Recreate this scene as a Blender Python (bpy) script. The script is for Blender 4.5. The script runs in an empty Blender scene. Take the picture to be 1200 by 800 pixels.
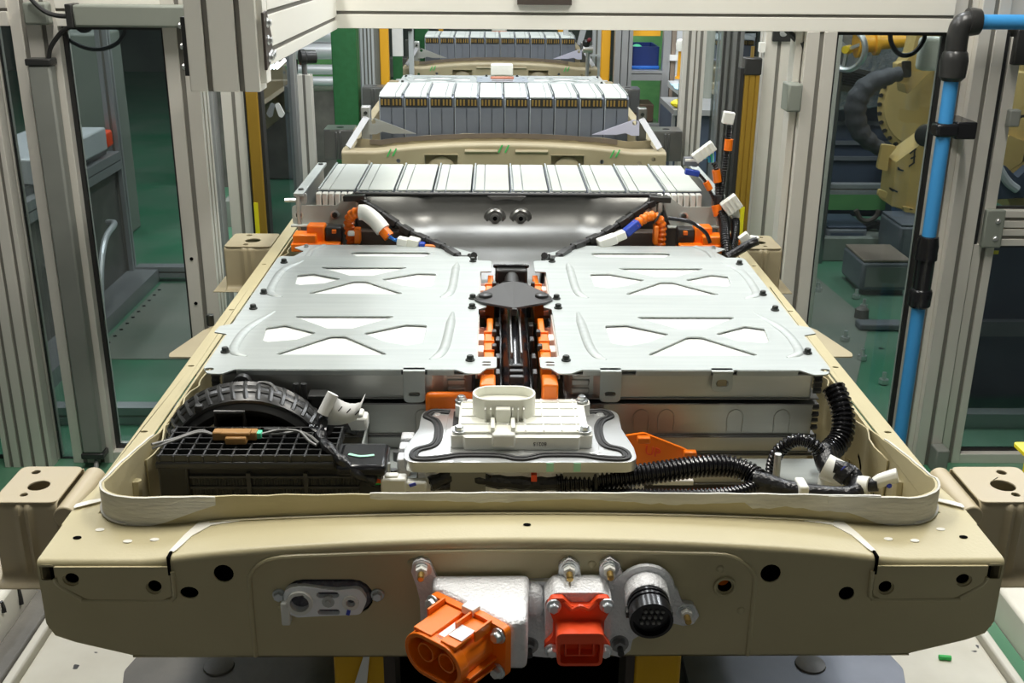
import bpy, bmesh, math, random
from mathutils import Vector, Matrix
from mathutils import noise as mnoise
R = random.Random(7)
SC = bpy.context.scene
COL = SC.collection
# ------------------------------------------------------------------ camera
CAM = ((0.9998466, 0.0022915, 0.0173618), (-0.0155068, -0.3448424, 0.9385325), (0.0081377, -0.9386578, -0.3447540))
CP = Vector((-0.03970, -1.17142, 1.46073))
F = 1271.0
cd = bpy.data.cameras.new('camera'); co = bpy.data.objects.new('camera', cd); COL.objects.link(co)
cd.sensor_width = 36.0; cd.lens = F / 1200 * 36.0; cd.clip_start = 0.02; cd.clip_end = 60
mw = Matrix.Identity(4)
for i in range(3):
    mw[i][0] = CAM[i][0]; mw[i][1] = -CAM[i][1]; mw[i][2] = -CAM[i][2]; mw[i][3] = CP[i]
co.matrix_world = mw
SC.camera = co
def at(px, py, Y):
    """point of the plane y = Y seen at a pixel of the photograph (measuring aid)"""
    c = (px - 600, py - 400, F)
    r = [sum(CAM[i][k] * c[k] for k in range(3)) for i in range(3)]
    t = (Y - CP.y) / r[1]
    return Vector((CP.x + r[0] * t, Y, CP.z + r[2] * t))
# ------------------------------------------------------------------ light and exposure
w = bpy.data.worlds.new('world'); SC.world = w; w.use_nodes = True
bg = w.node_tree.nodes['Background']; bg.inputs[0].default_value = (0.75, 0.8, 0.9, 1); bg.inputs[1].default_value = 0.2
SC.view_settings.view_transform = 'Standard'; SC.view_settings.look = 'None'
SC.view_settings.gamma = 1.0; SC.view_settings.use_curve_mapping = False
SC.view_settings.exposure = 0.14
def area(name, loc, sx, sy, power, col, rot=(0, 0, 0)):
    l = bpy.data.lights.new(name, 'AREA'); l.shape = 'RECTANGLE'; l.size = sx; l.size_y = sy
    l.energy = power; l.color = col
    o = bpy.data.objects.new(name, l); o.location = loc; o.rotation_euler = rot; COL.objects.link(o); return o
LAMPS = [(-0.85, 0.80, 3.0, 36), (0.85, 0.80, 3.0, 36), (0.0, -3.2, 3.2, 2.5), (0.0, 2.1, 3.0, 14), (-1.0, 3.0, 3.0, 24), (1.0, 3.0, 3.0, 24), (0.0, 4.6, 3.2, 34), (0.0, 6.8, 3.2, 34),  # the lamp over the front aisle is added to brighten the front beam
         (-2.6, 3.4, 3.2, 30), (2.5, 3.0, 3.2, 55), (-2.8, 6.2, 3.2, 30), (2.8, 6.2, 3.2, 32)]
for i, (lx, ly, lz, p) in enumerate(LAMPS):
    area('lamp_light', (lx, ly, lz - 0.035), 0.22, 1.25, p, (1.0, 0.97, 0.90) if ly < 2 else (0.92, 0.96, 1.0))
# ------------------------------------------------------------------ materials
MATS = {}
def mat(name, col, rough=0.5, metal=0.0, col2=None, nscale=8.0, bump=0.0, bscale=60.0, spots=None, spot_scale=30.0, spot_cut=0.72, coat=0.0, stretch=None, emit=None, spec=0.5):
    m = bpy.data.materials.new(name); m.use_nodes = True
    nt = m.node_tree; N = nt.nodes; L = nt.links
    p = N['Principled BSDF']
    p.inputs['Base Color'].default_value = (*col, 1); p.inputs['Roughness'].default_value = rough; p.inputs['Metallic'].default_value = metal
    p.inputs['Specular IOR Level'].default_value = spec
    if coat: p.inputs['Coat Weight'].default_value = coat; p.inputs['Coat Roughness'].default_value = 0.12
    if emit: p.inputs['Emission Color'].default_value = (*emit[:3], 1); p.inputs['Emission Strength'].default_value = emit[3]
    tc = N.new('ShaderNodeTexCoord'); src = tc.outputs['Object']
    if stretch:
        mp = N.new('ShaderNodeMapping'); mp.inputs['Scale'].default_value = stretch; L.new(src, mp.inputs[0]); src = mp.outputs[0]
    out = None
    if col2:
        n = N.new('ShaderNodeTexNoise'); n.inputs['Scale'].default_value = nscale; n.inputs['Detail'].default_value = 6; L.new(src, n.inputs['Vector'])
        cr = N.new('ShaderNodeValToRGB'); cr.color_ramp.elements[0].position = 0.35; cr.color_ramp.elements[1].position = 0.68
        cr.color_ramp.elements[0].color = (*col, 1); cr.color_ramp.elements[1].color = (*col2, 1)
        L.new(n.outputs['Fac'], cr.inputs[0]); out = cr.outputs[0]
        L.new(out, p.inputs['Base Color'])
    if spots:
        n = N.new('ShaderNodeTexNoise'); n.inputs['Scale'].default_value = spot_scale; n.inputs['Detail'].default_value = 2; L.new(src, n.inputs['Vector'])
        cr = N.new('ShaderNodeValToRGB'); cr.color_ramp.interpolation = 'LINEAR'
        cr.color_ramp.elements[0].position = spot_cut; cr.color_ramp.elements[0].color = (0, 0, 0, 1)
        cr.color_ramp.elements[1].position = spot_cut + 0.02; cr.color_ramp.elements[1].color = (1, 1, 1, 1)
        L.new(n.outputs['Fac'], cr.inputs[0])
        mx = N.new('ShaderNodeMixRGB'); mx.inputs[2].default_value = (*spots, 1); mx.inputs[1].default_value = (*col, 1)
        if out: L.new(out, mx.inputs[1])
        L.new(cr.outputs[0], mx.inputs[0]); L.new(mx.outputs[0], p.inputs['Base Color'])
    if bump:
        n = N.new('ShaderNodeTexNoise'); n.inputs['Scale'].default_value = bscale; n.inputs['Detail'].default_value = 4; L.new(src, n.inputs['Vector'])
        b = N.new('ShaderNodeBump'); b.inputs['Strength'].default_value = bump; b.inputs['Distance'].default_value = 0.01
        L.new(n.outputs['Fac'], b.inputs['Height']); L.new(b.outputs[0], p.inputs['Normal'])
    MATS[name] = m
    return m
def glass(name, tint, gloss=0.06):
    m = bpy.data.materials.new(name); m.use_nodes = True
    nt = m.node_tree; N = nt.nodes; L = nt.links
    for n in list(N):
        if n.type != 'OUTPUT_MATERIAL': N.remove(n)
    o = [n for n in N if n.type == 'OUTPUT_MATERIAL'][0]
    t = N.new('ShaderNodeBsdfTransparent'); t.inputs[0].default_value = (*tint, 1)
    g = N.new('ShaderNodeBsdfGlossy'); g.inputs['Roughness'].default_value = 0.02; g.inputs[0].default_value = (0.9, 0.95, 1, 1)
    fr = N.new('ShaderNodeFresnel'); fr.inputs[0].default_value = 1.5
    mx = N.new('ShaderNodeMixShader'); L.new(fr.outputs[0], mx.inputs[0]); L.new(t.outputs[0], mx.inputs[1]); L.new(g.outputs[0], mx.inputs[2])
    L.new(mx.outputs[0], o.inputs[0]); MATS[name] = m
    return m
mat("beige", (0.51, 0.445, 0.26), 0.42, 0.0, (0.55, 0.485, 0.29), 6, 0.05, 220)
mat('beige_dull', (0.44, 0.38, 0.24), 0.45, 0.0, (0.36, 0.30, 0.185), 5)
mat('bracket_paint', (0.50, 0.42, 0.27), 0.4, 0.0, (0.50, 0.43, 0.30), 9)
mat('brown_paint', (0.16, 0.13, 0.10), 0.42, 0.0, (0.20, 0.16, 0.12), 9)
mat('sealant', (0.74, 0.73, 0.68), 0.55, 0.0, (0.58, 0.57, 0.52), 14, 0.35, 45, stretch=(1, 1, 5))
mat('white_paint', (0.86, 0.84, 0.76), 0.5)
mat('module_top', (0.53, 0.565, 0.53), 0.75, 0.0, (0.50, 0.535, 0.505), 9, spec=0.3)
mat('lilac_paint', (0.62, 0.62, 0.76), 0.4)
mat('zinc', (0.47, 0.505, 0.49), 0.45, 0.35, (0.42, 0.455, 0.445), 5, 0.05, 90, stretch=(1, 14, 1))
mat('zinc_blue', (0.66, 0.72, 0.78), 0.33, 0.7, (0.60, 0.66, 0.73), 7)
mat('steel', (0.58, 0.59, 0.565), 0.36, 0.6, (0.52, 0.53, 0.505), 4, 0.04, 60, stretch=(1, 1, 12))
mat('dark_steel', (0.30, 0.30, 0.295), 0.30, 0.85, (0.25, 0.25, 0.25), 5)
mat('module_grey', (0.24, 0.265, 0.31), 0.42, 0.45, (0.20, 0.22, 0.26), 8)
mat('panel_steel', (0.20, 0.20, 0.19), 0.32, 0.8, (0.165, 0.165, 0.155), 6, 0.03, 40)
mat('aluminium', (0.78, 0.75, 0.68), 0.42, 0.25, (0.73, 0.70, 0.635), 5, 0.03, 80)
mat('aluminium_cream', (0.90, 0.88, 0.80), 0.45, 0.0, (0.87, 0.85, 0.77), 4)
mat('slot_shade_grey', (0.20, 0.19, 0.165), 0.6)  # dark tone for the shade inside profile slots
mat('aluminium_grey', (0.42, 0.425, 0.43), 0.4, 0.5, (0.38, 0.385, 0.39), 5)
mat('cast', (0.86, 0.865, 0.88), 0.5, 0.35, (0.78, 0.785, 0.80), 30, 0.35, 260)
mat('machined', (0.78, 0.79, 0.78), 0.28, 0.8, (0.72, 0.73, 0.72), 10)
mat('bolt_zinc', (0.70, 0.73, 0.74), 0.28, 0.85)
mat('bolt_black', (0.05, 0.055, 0.05), 0.35, 0.5)
mat('gold', (0.62, 0.42, 0.14), 0.3, 0.9)
mat('copper', (0.55, 0.22, 0.14), 0.35, 0.5)
mat('white_plastic', (0.86, 0.86, 0.80), 0.38, spec=0.5)
mat('cream_plastic', (0.88, 0.88, 0.78), 0.35)
mat('paper', (0.88, 0.88, 0.86), 0.6, 0, (0.84, 0.84, 0.82), 30)
mat('white_sheet', (0.93, 0.95, 0.91), 0.5)
mat('orange', (0.95, 0.20, 0.005), 0.36, coat=0.1)
mat('red_orange', (0.90, 0.085, 0.018), 0.36, coat=0.1)
mat('orange_dark', (0.45, 0.07, 0.01), 0.5)
mat('black_plastic', (0.03, 0.03, 0.029), 0.33)
mat('black_gloss', (0.012, 0.012, 0.014), 0.22)
mat('black_rubber', (0.02, 0.02, 0.02), 0.5)
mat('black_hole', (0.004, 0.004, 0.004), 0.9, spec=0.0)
mat('dark_grey', (0.06, 0.06, 0.06), 0.5)
mat('foam', (0.10, 0.10, 0.12), 0.9, 0, (0.16, 0.16, 0.18), 120, 0.6, 200)
mat('tape', (0.014, 0.014, 0.016), 0.28, bump=0.4, bscale=90)
mat('fin', (0.16, 0.16, 0.15), 0.4, 0.6, bump=0.6, bscale=700)
mat('brown_plastic', (0.42, 0.22, 0.07), 0.4)
mat('green_mark', (0.12, 0.75, 0.42), 0.6)
mat('mint_mark', (0.45, 0.85, 0.65), 0.6)
mat('green_ink', (0.05, 0.55, 0.12), 0.6)
mat('blue_ink', (0.05, 0.08, 0.6), 0.5)
mat('blue_plastic', (0.02, 0.06, 0.42), 0.35)
mat('wire_blue', (0.02, 0.15, 0.6), 0.4)
mat('wire_cyan', (0.05, 0.45, 0.65), 0.4)
mat('wire_orange', (0.9, 0.25, 0.03), 0.4)
mat('wire_grey', (0.22, 0.22, 0.21), 0.4)
mat('blue_pipe', (0.06, 0.33, 0.72), 0.35)
mat('grey_green', (0.26, 0.28, 0.24), 0.5, 0, (0.23, 0.25, 0.215), 6)
mat('grey_dark_box', (0.25, 0.26, 0.235), 0.5, 0, (0.215, 0.225, 0.205), 6)
mat('dark_brown', (0.07, 0.055, 0.045), 0.5)
mat('yellow', (0.85, 0.60, 0.02), 0.45, 0, (0.80, 0.55, 0.02), 10)
mat('yellow_bright', (0.9, 0.78, 0.02), 0.4)
mat('yellow_jack', (0.80, 0.47, 0.01), 0.45, 0, (0.74, 0.42, 0.01), 8, spots=(0.1, 0.09, 0.1), spot_scale=26, spot_cut=0.74)
mat('gold_strip', (0.42, 0.25, 0.03), 0.35, 0.3, (0.36, 0.21, 0.03), 3, stretch=(1, 1, 0.1))
mat('amber_post', (0.85, 0.42, 0.02), 0.5)
mat('green_column', (0.015, 0.11, 0.03), 0.6, 0, (0.02, 0.13, 0.04), 30)
mat('green_panel', (0.10, 0.30, 0.10), 0.6, 0, (0.14, 0.36, 0.12), 10, stretch=(1, 1, 3))
mat('floor_green', (0.06, 0.24, 0.13), 0.32, 0, (0.16, 0.27, 0.19), 2.2, spots=(0.02, 0.03, 0.025), spot_scale=14, spot_cut=0.75)
mat('floor_grey', (0.30, 0.31, 0.26), 0.4, 0, (0.20, 0.24, 0.19), 3)
mat('plate_white', (0.74, 0.72, 0.63), 0.5, 0, (0.62, 0.59, 0.50), 7, spots=(0.03, 0.03, 0.03), spot_scale=30, spot_cut=0.675)
mat('carrier_white', (0.76, 0.74, 0.66), 0.5, 0, (0.68, 0.66, 0.58), 5)
mat('dark_plate', (0.10, 0.095, 0.085), 0.45, 0, (0.17, 0.16, 0.14), 8, bump=0.1)
mat('blue_plate', (0.22, 0.24, 0.29), 0.4, 0.3, (0.15, 0.16, 0.19), 6)
mat('robot', (0.70, 0.50, 0.19), 0.42, 0, (0.64, 0.46, 0.175), 5)
mat('floor_concrete', (0.16, 0.16, 0.16), 0.5, 0, (0.12, 0.12, 0.12), 3)
mat('sleeve', (0.05, 0.05, 0.055), 0.6, 0, (0.08, 0.08, 0.088), 12, 0.6, 30)
mat('foil', (0.62, 0.65, 0.68), 0.22, 0.8, (0.45, 0.47, 0.5), 9, 0.8, 25)
mat('cabinet_blue', (0.05, 0.065, 0.10), 0.5, 0, (0.07, 0.09, 0.13), 6)
mat('box_grey', (0.14, 0.15, 0.17), 0.45, 0, (0.18, 0.19, 0.20), 5)
mat('box_tan', (0.28, 0.22, 0.17), 0.6, 0, (0.22, 0.18, 0.14), 6)
mat('bin_blue', (0.015, 0.035, 0.16), 0.35)
mat('carton', (0.10, 0.065, 0.04), 0.7)
mat('wall', (0.10, 0.115, 0.105), 0.8, 0, (0.15, 0.18, 0.15), 1.5)
mat('wall_light', (0.55, 0.55, 0.53), 0.8)
mat('ceiling', (0.22, 0.22, 0.22), 0.9)
mat('white_pipe', (0.70, 0.72, 0.74), 0.35, 0.3)
mat('cloth_blue', (0.45, 0.68, 0.80), 0.7)
mat('dark_red', (0.18, 0.02, 0.025), 0.5)
mat('tube_lamp', (1, 1, 1), 0.5, emit=(1, 0.97, 0.92, 6.0))
mat('clear_plastic', (0.92, 0.94, 0.95), 0.3)
glass('pane_glass', (0.66, 0.70, 0.70))
# ------------------------------------------------------------------ mesh builder
def XY(z): return lambda u, v, w: (u, v, z + w)
def XZ(y): return lambda u, v, w: (u, y - w, v)
def YZ(x): return lambda u, v, w: (x + w, u, v)
def rpoly(pts, r=0.01, seg=4):
    n = len(pts); out = []
    for i in range(n):
        p = Vector(pts[i][:2]); a = Vector(pts[i - 1][:2]); b = Vector(pts[(i + 1) % n][:2])
        rr = pts[i][2] if len(pts[i]) > 2 else r
        da = a - p; db = b - p
        la = da.length; lb = db.length
        if rr <= 0 or la < 1e-6 or lb < 1e-6: out.append((p.x, p.y)); continue
        da /= la; db /= lb
        c = max(-1, min(1, da.dot(db))); th = math.acos(c)
        if th > 3.1: out.append((p.x, p.y)); continue
        d = min(rr / math.tan(th / 2), la * 0.48, lb * 0.48)
        p0 = p + da * d; p1 = p + db * d
        for k in range(seg + 1):
            t = k / seg
            q = p0 * (1 - t) ** 2 + p * 2 * t * (1 - t) + p1 * t * t
            out.append((q.x, q.y))
    return out
def circ(cx, cy, r, n=16, ry=None):
    return [(cx + r * math.cos(2 * math.pi * k / n), cy + (ry or r) * math.sin(2 * math.pi * k / n)) for k in range(n)]
def stad(cx, cy, hw, hh, n=8):
    o = []
    for k in range(n + 1):
        a = -math.pi / 2 + math.pi * k / n; o.append((cx + hw - hh + hh * math.cos(a), cy + hh * math.sin(a)))
    for k in range(n + 1):
        a = math.pi / 2 + math.pi * k / n; o.append((cx - hw + hh + hh * math.cos(a), cy + hh * math.sin(a)))
    return o
def cat(pts, sub):
    P = [Vector(p) for p in pts]
    if sub <= 1 or len(P) < 3: 
        if sub <= 1: return P
    Q = [P[0] * 2 - P[1]] + P + [P[-1] * 2 - P[-2]]; out = []
    for i in range(1, len(Q) - 2):
        for k in range(sub):
            t = k / sub; a, b, c, d = Q[i - 1], Q[i], Q[i + 1], Q[i + 2]
            out.append(0.5 * ((2 * b) + (c - a) * t + (2 * a - 5 * b + 4 * c - d) * t * t + (3 * b - a - 3 * c + d) * t ** 3))
    out.append(P[-1]); return out
def resamp(P, step):
    out = [P[0].copy()]; acc = 0
    for i in range(len(P) - 1):
        a, b = P[i], P[i + 1]; l = (b - a).length; pos = step - acc
        while pos <= l and l > 0:
            out.append(a.lerp(b, pos / l)); pos += step
        acc = l - (pos - step)
    return out
ORG = {}
class B:
    def __init__(s): s.v = []; s.f = []; s.slots = []
    def add(s, v, f, m=None):
        n = len(s.v)
        s.v += [tuple(m @ Vector(p)) if m else tuple(p) for p in v]; s.f += [tuple(i + n for i in q) for q in f]; return s
    def box(s, x0, x1, y0, y1, z0, z1, m=None):
        return s.add([(x0, y0, z0), (x1, y0, z0), (x1, y1, z0), (x0, y1, z0), (x0, y0, z1), (x1, y0, z1), (x1, y1, z1), (x0, y1, z1)],
                     [(0, 3, 2, 1), (4, 5, 6, 7), (0, 1, 5, 4), (1, 2, 6, 5), (2, 3, 7, 6), (3, 0, 4, 7)], m)
    def bar(s, p0, p1, w, h, up=(0, 0, 1)):
        p0 = Vector(p0); p1 = Vector(p1); d = (p1 - p0); L = d.length; d.normalize(); u = Vector(up)
        sd = d.cross(u)
        if sd.length < 1e-4: sd = d.cross(Vector((0, 1, 0)))
        sd.normalize(); u = sd.cross(d)
        m = Matrix((sd, d, u)).transposed().to_4x4(); m.translation = p0
        return s.box(-w / 2, w / 2, 0, L, -h / 2, h / 2, m)
    def ring(s, c, d, r, n, ph=0, ref=None):
        d = d.normalized(); a = ref if ref is not None else (Vector((0, 0, 1)) if abs(d.z) < 0.9 else Vector((1, 0, 0)))
        x = (a - d * a.dot(d)).normalized(); y = d.cross(x)
        return [tuple(c + (x * math.cos(2 * math.pi * k / n + ph) + y * math.sin(2 * math.pi * k / n + ph)) * r) for k in range(n)], x
    def cyl(s, p0, p1, r0, r1=None, n=14, cap=True, ph=0):
        return s.loft([(Vector(p0), r0), (Vector(p1), r0 if r1 is None else r1)], n, cap, ph)
    def loft(s, rings, n=14, cap=True, ph=0):
        b = len(s.v); d = (rings[-1][0] - rings[0][0])
        for c, r in rings: s.v += s.ring(c, d, r, n, ph)[0]
        for i in range(len(rings) - 1):
            for k in range(n):
                s.f.append((b + i * n + k, b + i * n + (k + 1) % n, b + (i + 1) * n + (k + 1) % n, b + (i + 1) * n + k))
        if cap:
            s.f.append(tuple(b + k for k in reversed(range(n)))); e = b + (len(rings) - 1) * n; s.f.append(tuple(e + k for k in range(n)))
        return s
    def lathe(s, p, d, prof, n=20):
        """prof: (distance along d, radius)"""
        p = Vector(p); d = Vector(d).normalized(); b = len(s.v)
        for t, r in prof: s.v += s.ring(p + d * t, d, max(r, 1e-5), n)[0]
        for i in range(len(prof) - 1):
            for k in range(n):
                s.f.append((b + i * n + k, b + i * n + (k + 1) % n, b + (i + 1) * n + (k + 1) % n, b + (i + 1) * n + k))
        s.f.append(tuple(b + k for k in reversed(range(n)))); e = b + (len(prof) - 1) * n; s.f.append(tuple(e + k for k in range(n)))
        return s
    def tube(s, pts, r, n=8, sub=6, corr=0, cap=True, flat=1.0):
        P = cat(pts, sub)
        if corr: P = resamp(P, corr / 4)
        b = len(s.v); x = None; m = len(P)
        for i, p in enumerate(P):
            d = (P[min(i + 1, m - 1)] - P[max(i - 1, 0)])
            if d.length < 1e-9: d = Vector((0, 0, 1))
            rr = r(i / (m - 1)) if callable(r) else r
            if corr: rr *= (1.0, 1.0, 0.80, 0.80)[i % 4]
            v, x = s.ring(p, d, rr, n, 0, x if (x is not None and abs(x.dot(d.normalized())) < 0.95) else None)
            if flat != 1.0: v = [(q[0], q[1], p.z + (q[2] - p.z) * flat) for q in v]
            s.v += v
        for i in range(m - 1):
            for k in range(n):
                s.f.append((b + i * n + k, b + i * n + (k + 1) % n, b + (i + 1) * n + (k + 1) % n, b + (i + 1) * n + k))
        if cap:
            s.f.append(tuple(b + k for k in reversed(range(n)))); e = b + (m - 1) * n; s.f.append(tuple(e + k for k in range(n)))
        return s
    def plate(s, outer, holes, t, fn):
        """flat sheet with holes, thickness t (w from 0 to t)"""
        cu = bpy.data.curves.new('t', 'CURVE'); cu.dimensions = '2D'; cu.fill_mode = 'BOTH'; cu.extrude = t / 2
        for lp in [outer] + list(holes):
            sp = cu.splines.new('POLY'); sp.points.add(len(lp) - 1)
            for i, q in enumerate(lp): sp.points[i].co = (q[0], q[1], 0, 1)
            sp.use_cyclic_u = True
        ob = bpy.data.objects.new('t', cu); me = bpy.data.meshes.new_from_object(ob)
        b = len(s.v)
        s.v += [tuple(fn(v.co.x, v.co.y, v.co.z + t / 2)) for v in me.vertices]
        s.f += [tuple(i + b for i in p.vertices) for p in me.polygons]
        bpy.data.objects.remove(ob); bpy.data.curves.remove(cu); bpy.data.meshes.remove(me)
        return s
    def text(s, txt, size, fn, t=0.0006, align='CENTER'):
        cu = bpy.data.curves.new('t', 'FONT'); cu.body = txt; cu.size = size; cu.extrude = t / 2; cu.align_x = align; cu.align_y = 'CENTER'; cu.resolution_u = 3
        ob = bpy.data.objects.new('t', cu); me = bpy.data.meshes.new_from_object(ob); b = len(s.v)
        s.v += [tuple(fn(v.co.x, v.co.y, v.co.z + t / 2)) for v in me.vertices]
        s.f += [tuple(i + b for i in p.vertices) for p in me.polygons]
        bpy.data.objects.remove(ob); bpy.data.curves.remove(cu); bpy.data.meshes.remove(me)
        return s
    def hexbolt(s, p, d, r=0.009, h=0.006, wash=1.45, n=6):
        p = Vector(p); d = Vector(d).normalized()
        s.loft([(p, r * wash), (p + d * h * 0.3, r * wash * 0.95)], 16)
        s.loft([(p + d * h * 0.25, r), (p + d * h * 0.9, r), (p + d * h * 1.1, r * 0.8)], n)
        return s
    def prof(s, ax, a0, a1, u, v, su=(), sv=(), sw=0.010, sd=0.016):
        """aluminium extrusion: axis letter, from a0 to a1; u and v ranges of the section; slot centres on the v faces (su) and u faces (sv)"""
        u0, u1 = u; v0, v1 = v; P = []
        def walk(fixed, lo, hi, sl, hor, inward, rev):
            q = [lo] ; pts = [(lo, 0)]
            for c in sorted(sl): h = sw / 2; k = sw * .95; pts += [(c - h, 0), (c - h, .0045), (c - k, .0045), (c - k, sd), (c + k, sd), (c + k, .0045), (c + h, .0045), (c + h, 0)]
            if rev: pts = [(hi, 0)] + [p for p in reversed(pts[1:])]
            for a, dd in pts:
                P.append((a, fixed + inward * dd) if hor else (fixed + inward * dd, a))
        walk(v0, u0, u1, su, True, 1, False); walk(u1, v0, v1, sv, False, -1, False)
        walk(v1, u0, u1, su, True, -1, True); walk(u0, v0, v1, sv, False, 1, True)
        fn = {'Z': lambda a, b, c: (a, b, a0 + c), 'X': lambda a, b, c: (a0 + c, a, b), 'Y': lambda a, b, c: (a, a0 + c, b)}[ax]
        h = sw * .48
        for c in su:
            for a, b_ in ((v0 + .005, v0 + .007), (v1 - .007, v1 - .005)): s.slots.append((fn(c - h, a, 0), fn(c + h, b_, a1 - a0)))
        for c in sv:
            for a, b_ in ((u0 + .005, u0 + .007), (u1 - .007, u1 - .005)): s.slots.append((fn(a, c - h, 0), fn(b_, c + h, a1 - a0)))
        return s.plate(P, [], a1 - a0, fn)
    def strip(s, path, h0, h1, th, closed=False):
        """upright ribbon: path points (x,y), bottom/top z functions of index, thickness th"""
        n = len(path); b = len(s.v)
        for i, (x, y) in enumerate(path):
            a = Vector(path[max(i - 1, 0)]); c = Vector(path[min(i + 1, n - 1)]); d = (c - a).normalized(); nn = Vector((-d.y, d.x)) * th / 2
            s.v += [(x + nn.x, y + nn.y, h0(i)), (x + nn.x, y + nn.y, h1(i)), (x - nn.x, y - nn.y, h1(i)), (x - nn.x, y - nn.y, h0(i))]
        for i in range(n - 1):
            for k in range(4):
                s.f.append((b + i * 4 + k, b + i * 4 + (k + 1) % 4, b + i * 4 + 4 + (k + 1) % 4, b + i * 4 + 4 + k))
        s.f.append((b, b + 1, b + 2, b + 3)); e = b + (n - 1) * 4; s.f.append((e + 3, e + 2, e + 1, e))
        return s
    def grid(s, rows, th=0.0):
        """surface through rows of points (all the same length)"""
        b = len(s.v); m = len(rows[0])
        for r in rows: s.v += [tuple(p) for p in r]
        for i in range(len(rows) - 1):
            for k in range(m - 1): s.f.append((b + i * m + k, b + i * m + k + 1, b + (i + 1) * m + k + 1, b + (i + 1) * m + k))
        return s
    def sphere(s, c, r, nu=12, nv=8, sc=(1, 1, 1)):
        c = Vector(c); b = len(s.v)
        for j in range(nv + 1):
            t = math.pi * j / nv
            for k in range(nu):
                a = 2 * math.pi * k / nu
                s.v.append((c.x + r * sc[0] * max(math.sin(t), 1e-4) * math.cos(a), c.y + r * sc[1] * max(math.sin(t), 1e-4) * math.sin(a), c.z + r * sc[2] * math.cos(t)))
        for j in range(nv):
            for k in range(nu): s.f.append((b + j * nu + k, b + (j + 1) * nu + k, b + (j + 1) * nu + (k + 1) % nu, b + j * nu + (k + 1) % nu))
        return s
    def torus(s, c, d, R0, r, n=32, m=8):
        ring, x = s.ring(Vector(c), Vector(d), R0, n); return s.tube(ring + [ring[0]], r, m, 1, cap=False)
    def build(s, name, mt, parent=None, bevel=0, smooth=35, solid=0, label=None, cat=None, group=None, kind=None, seg=2):
        me = bpy.data.meshes.new(name)
        if parent is not None: off = ORG.get(parent.name, Vector((0, 0, 0)))
        elif cat:
            xs = [p[0] for p in s.v]; ys = [p[1] for p in s.v]; zs = [p[2] for p in s.v]
            off = Vector(((min(xs) + max(xs)) / 2, (min(ys) + max(ys)) / 2, min(zs)))
        else: off = Vector((0, 0, 0))
        me.from_pydata([(p[0] - off.x, p[1] - off.y, p[2] - off.z) for p in s.v], [], s.f)
        bm = bmesh.new(); bm.from_mesh(me)
        bmesh.ops.remove_doubles(bm, verts=bm.verts, dist=2e-5)
        bmesh.ops.recalc_face_normals(bm, faces=bm.faces); bm.to_mesh(me); bm.free()
        me.materials.append(MATS[mt])
        if smooth:
            me.shade_smooth(); me.set_sharp_from_angle(angle=math.radians(smooth))
        o = bpy.data.objects.new(name, me); COL.objects.link(o)
        if parent is not None:
            o.parent = parent; ORG[o.name] = off
        else:
            o.location = off; ORG[o.name] = off
        if solid:
            md = o.modifiers.new('solid', 'SOLIDIFY'); md.thickness = solid; md.offset = 0
        if bevel:
            md = o.modifiers.new('bevel', 'BEVEL'); md.width = bevel; md.segments = seg; md.limit_method = 'ANGLE'; md.angle_limit = math.radians(40)
        if label: o['label'] = label
        if cat: o['category'] = cat
        if group: o['group'] = group
        if kind: o['kind'] = kind
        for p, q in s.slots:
            B().box(p[0], q[0], p[1], q[1], p[2], q[2]).build('slot_shade', 'slot_shade_grey', o)  # dark inlays put in so the profile slots look shaded
        return o
def thing(name, label, cat, loc=(0, 0, 0), group=None):
    o = bpy.data.objects.new(name, None); COL.objects.link(o); o.empty_display_size = 0.05
    o.location = loc; o['label'] = label; o['category'] = cat
    if group: o['group'] = group
    ORG[o.name] = Vector(loc); return o
def dup(root, loc=None, rotz=None, label=None, group=None):
    r = root.copy(); COL.objects.link(r)
    if loc is not None: r.location = loc
    if rotz is not None: r.rotation_euler = (0, 0, rotz)
    if label: r['label'] = label
    if group: r['group'] = group
    for ch in list(root.children):
        c = ch.copy(); COL.objects.link(c); c.parent = r
        for g in list(ch.children):
            d = g.copy(); COL.objects.link(d); d.parent = c
    return r
ORDN = ['first', 'second', 'third', 'fourth', 'fifth', 'sixth', 'seventh', 'eighth', 'ninth', 'tenth']
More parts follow.
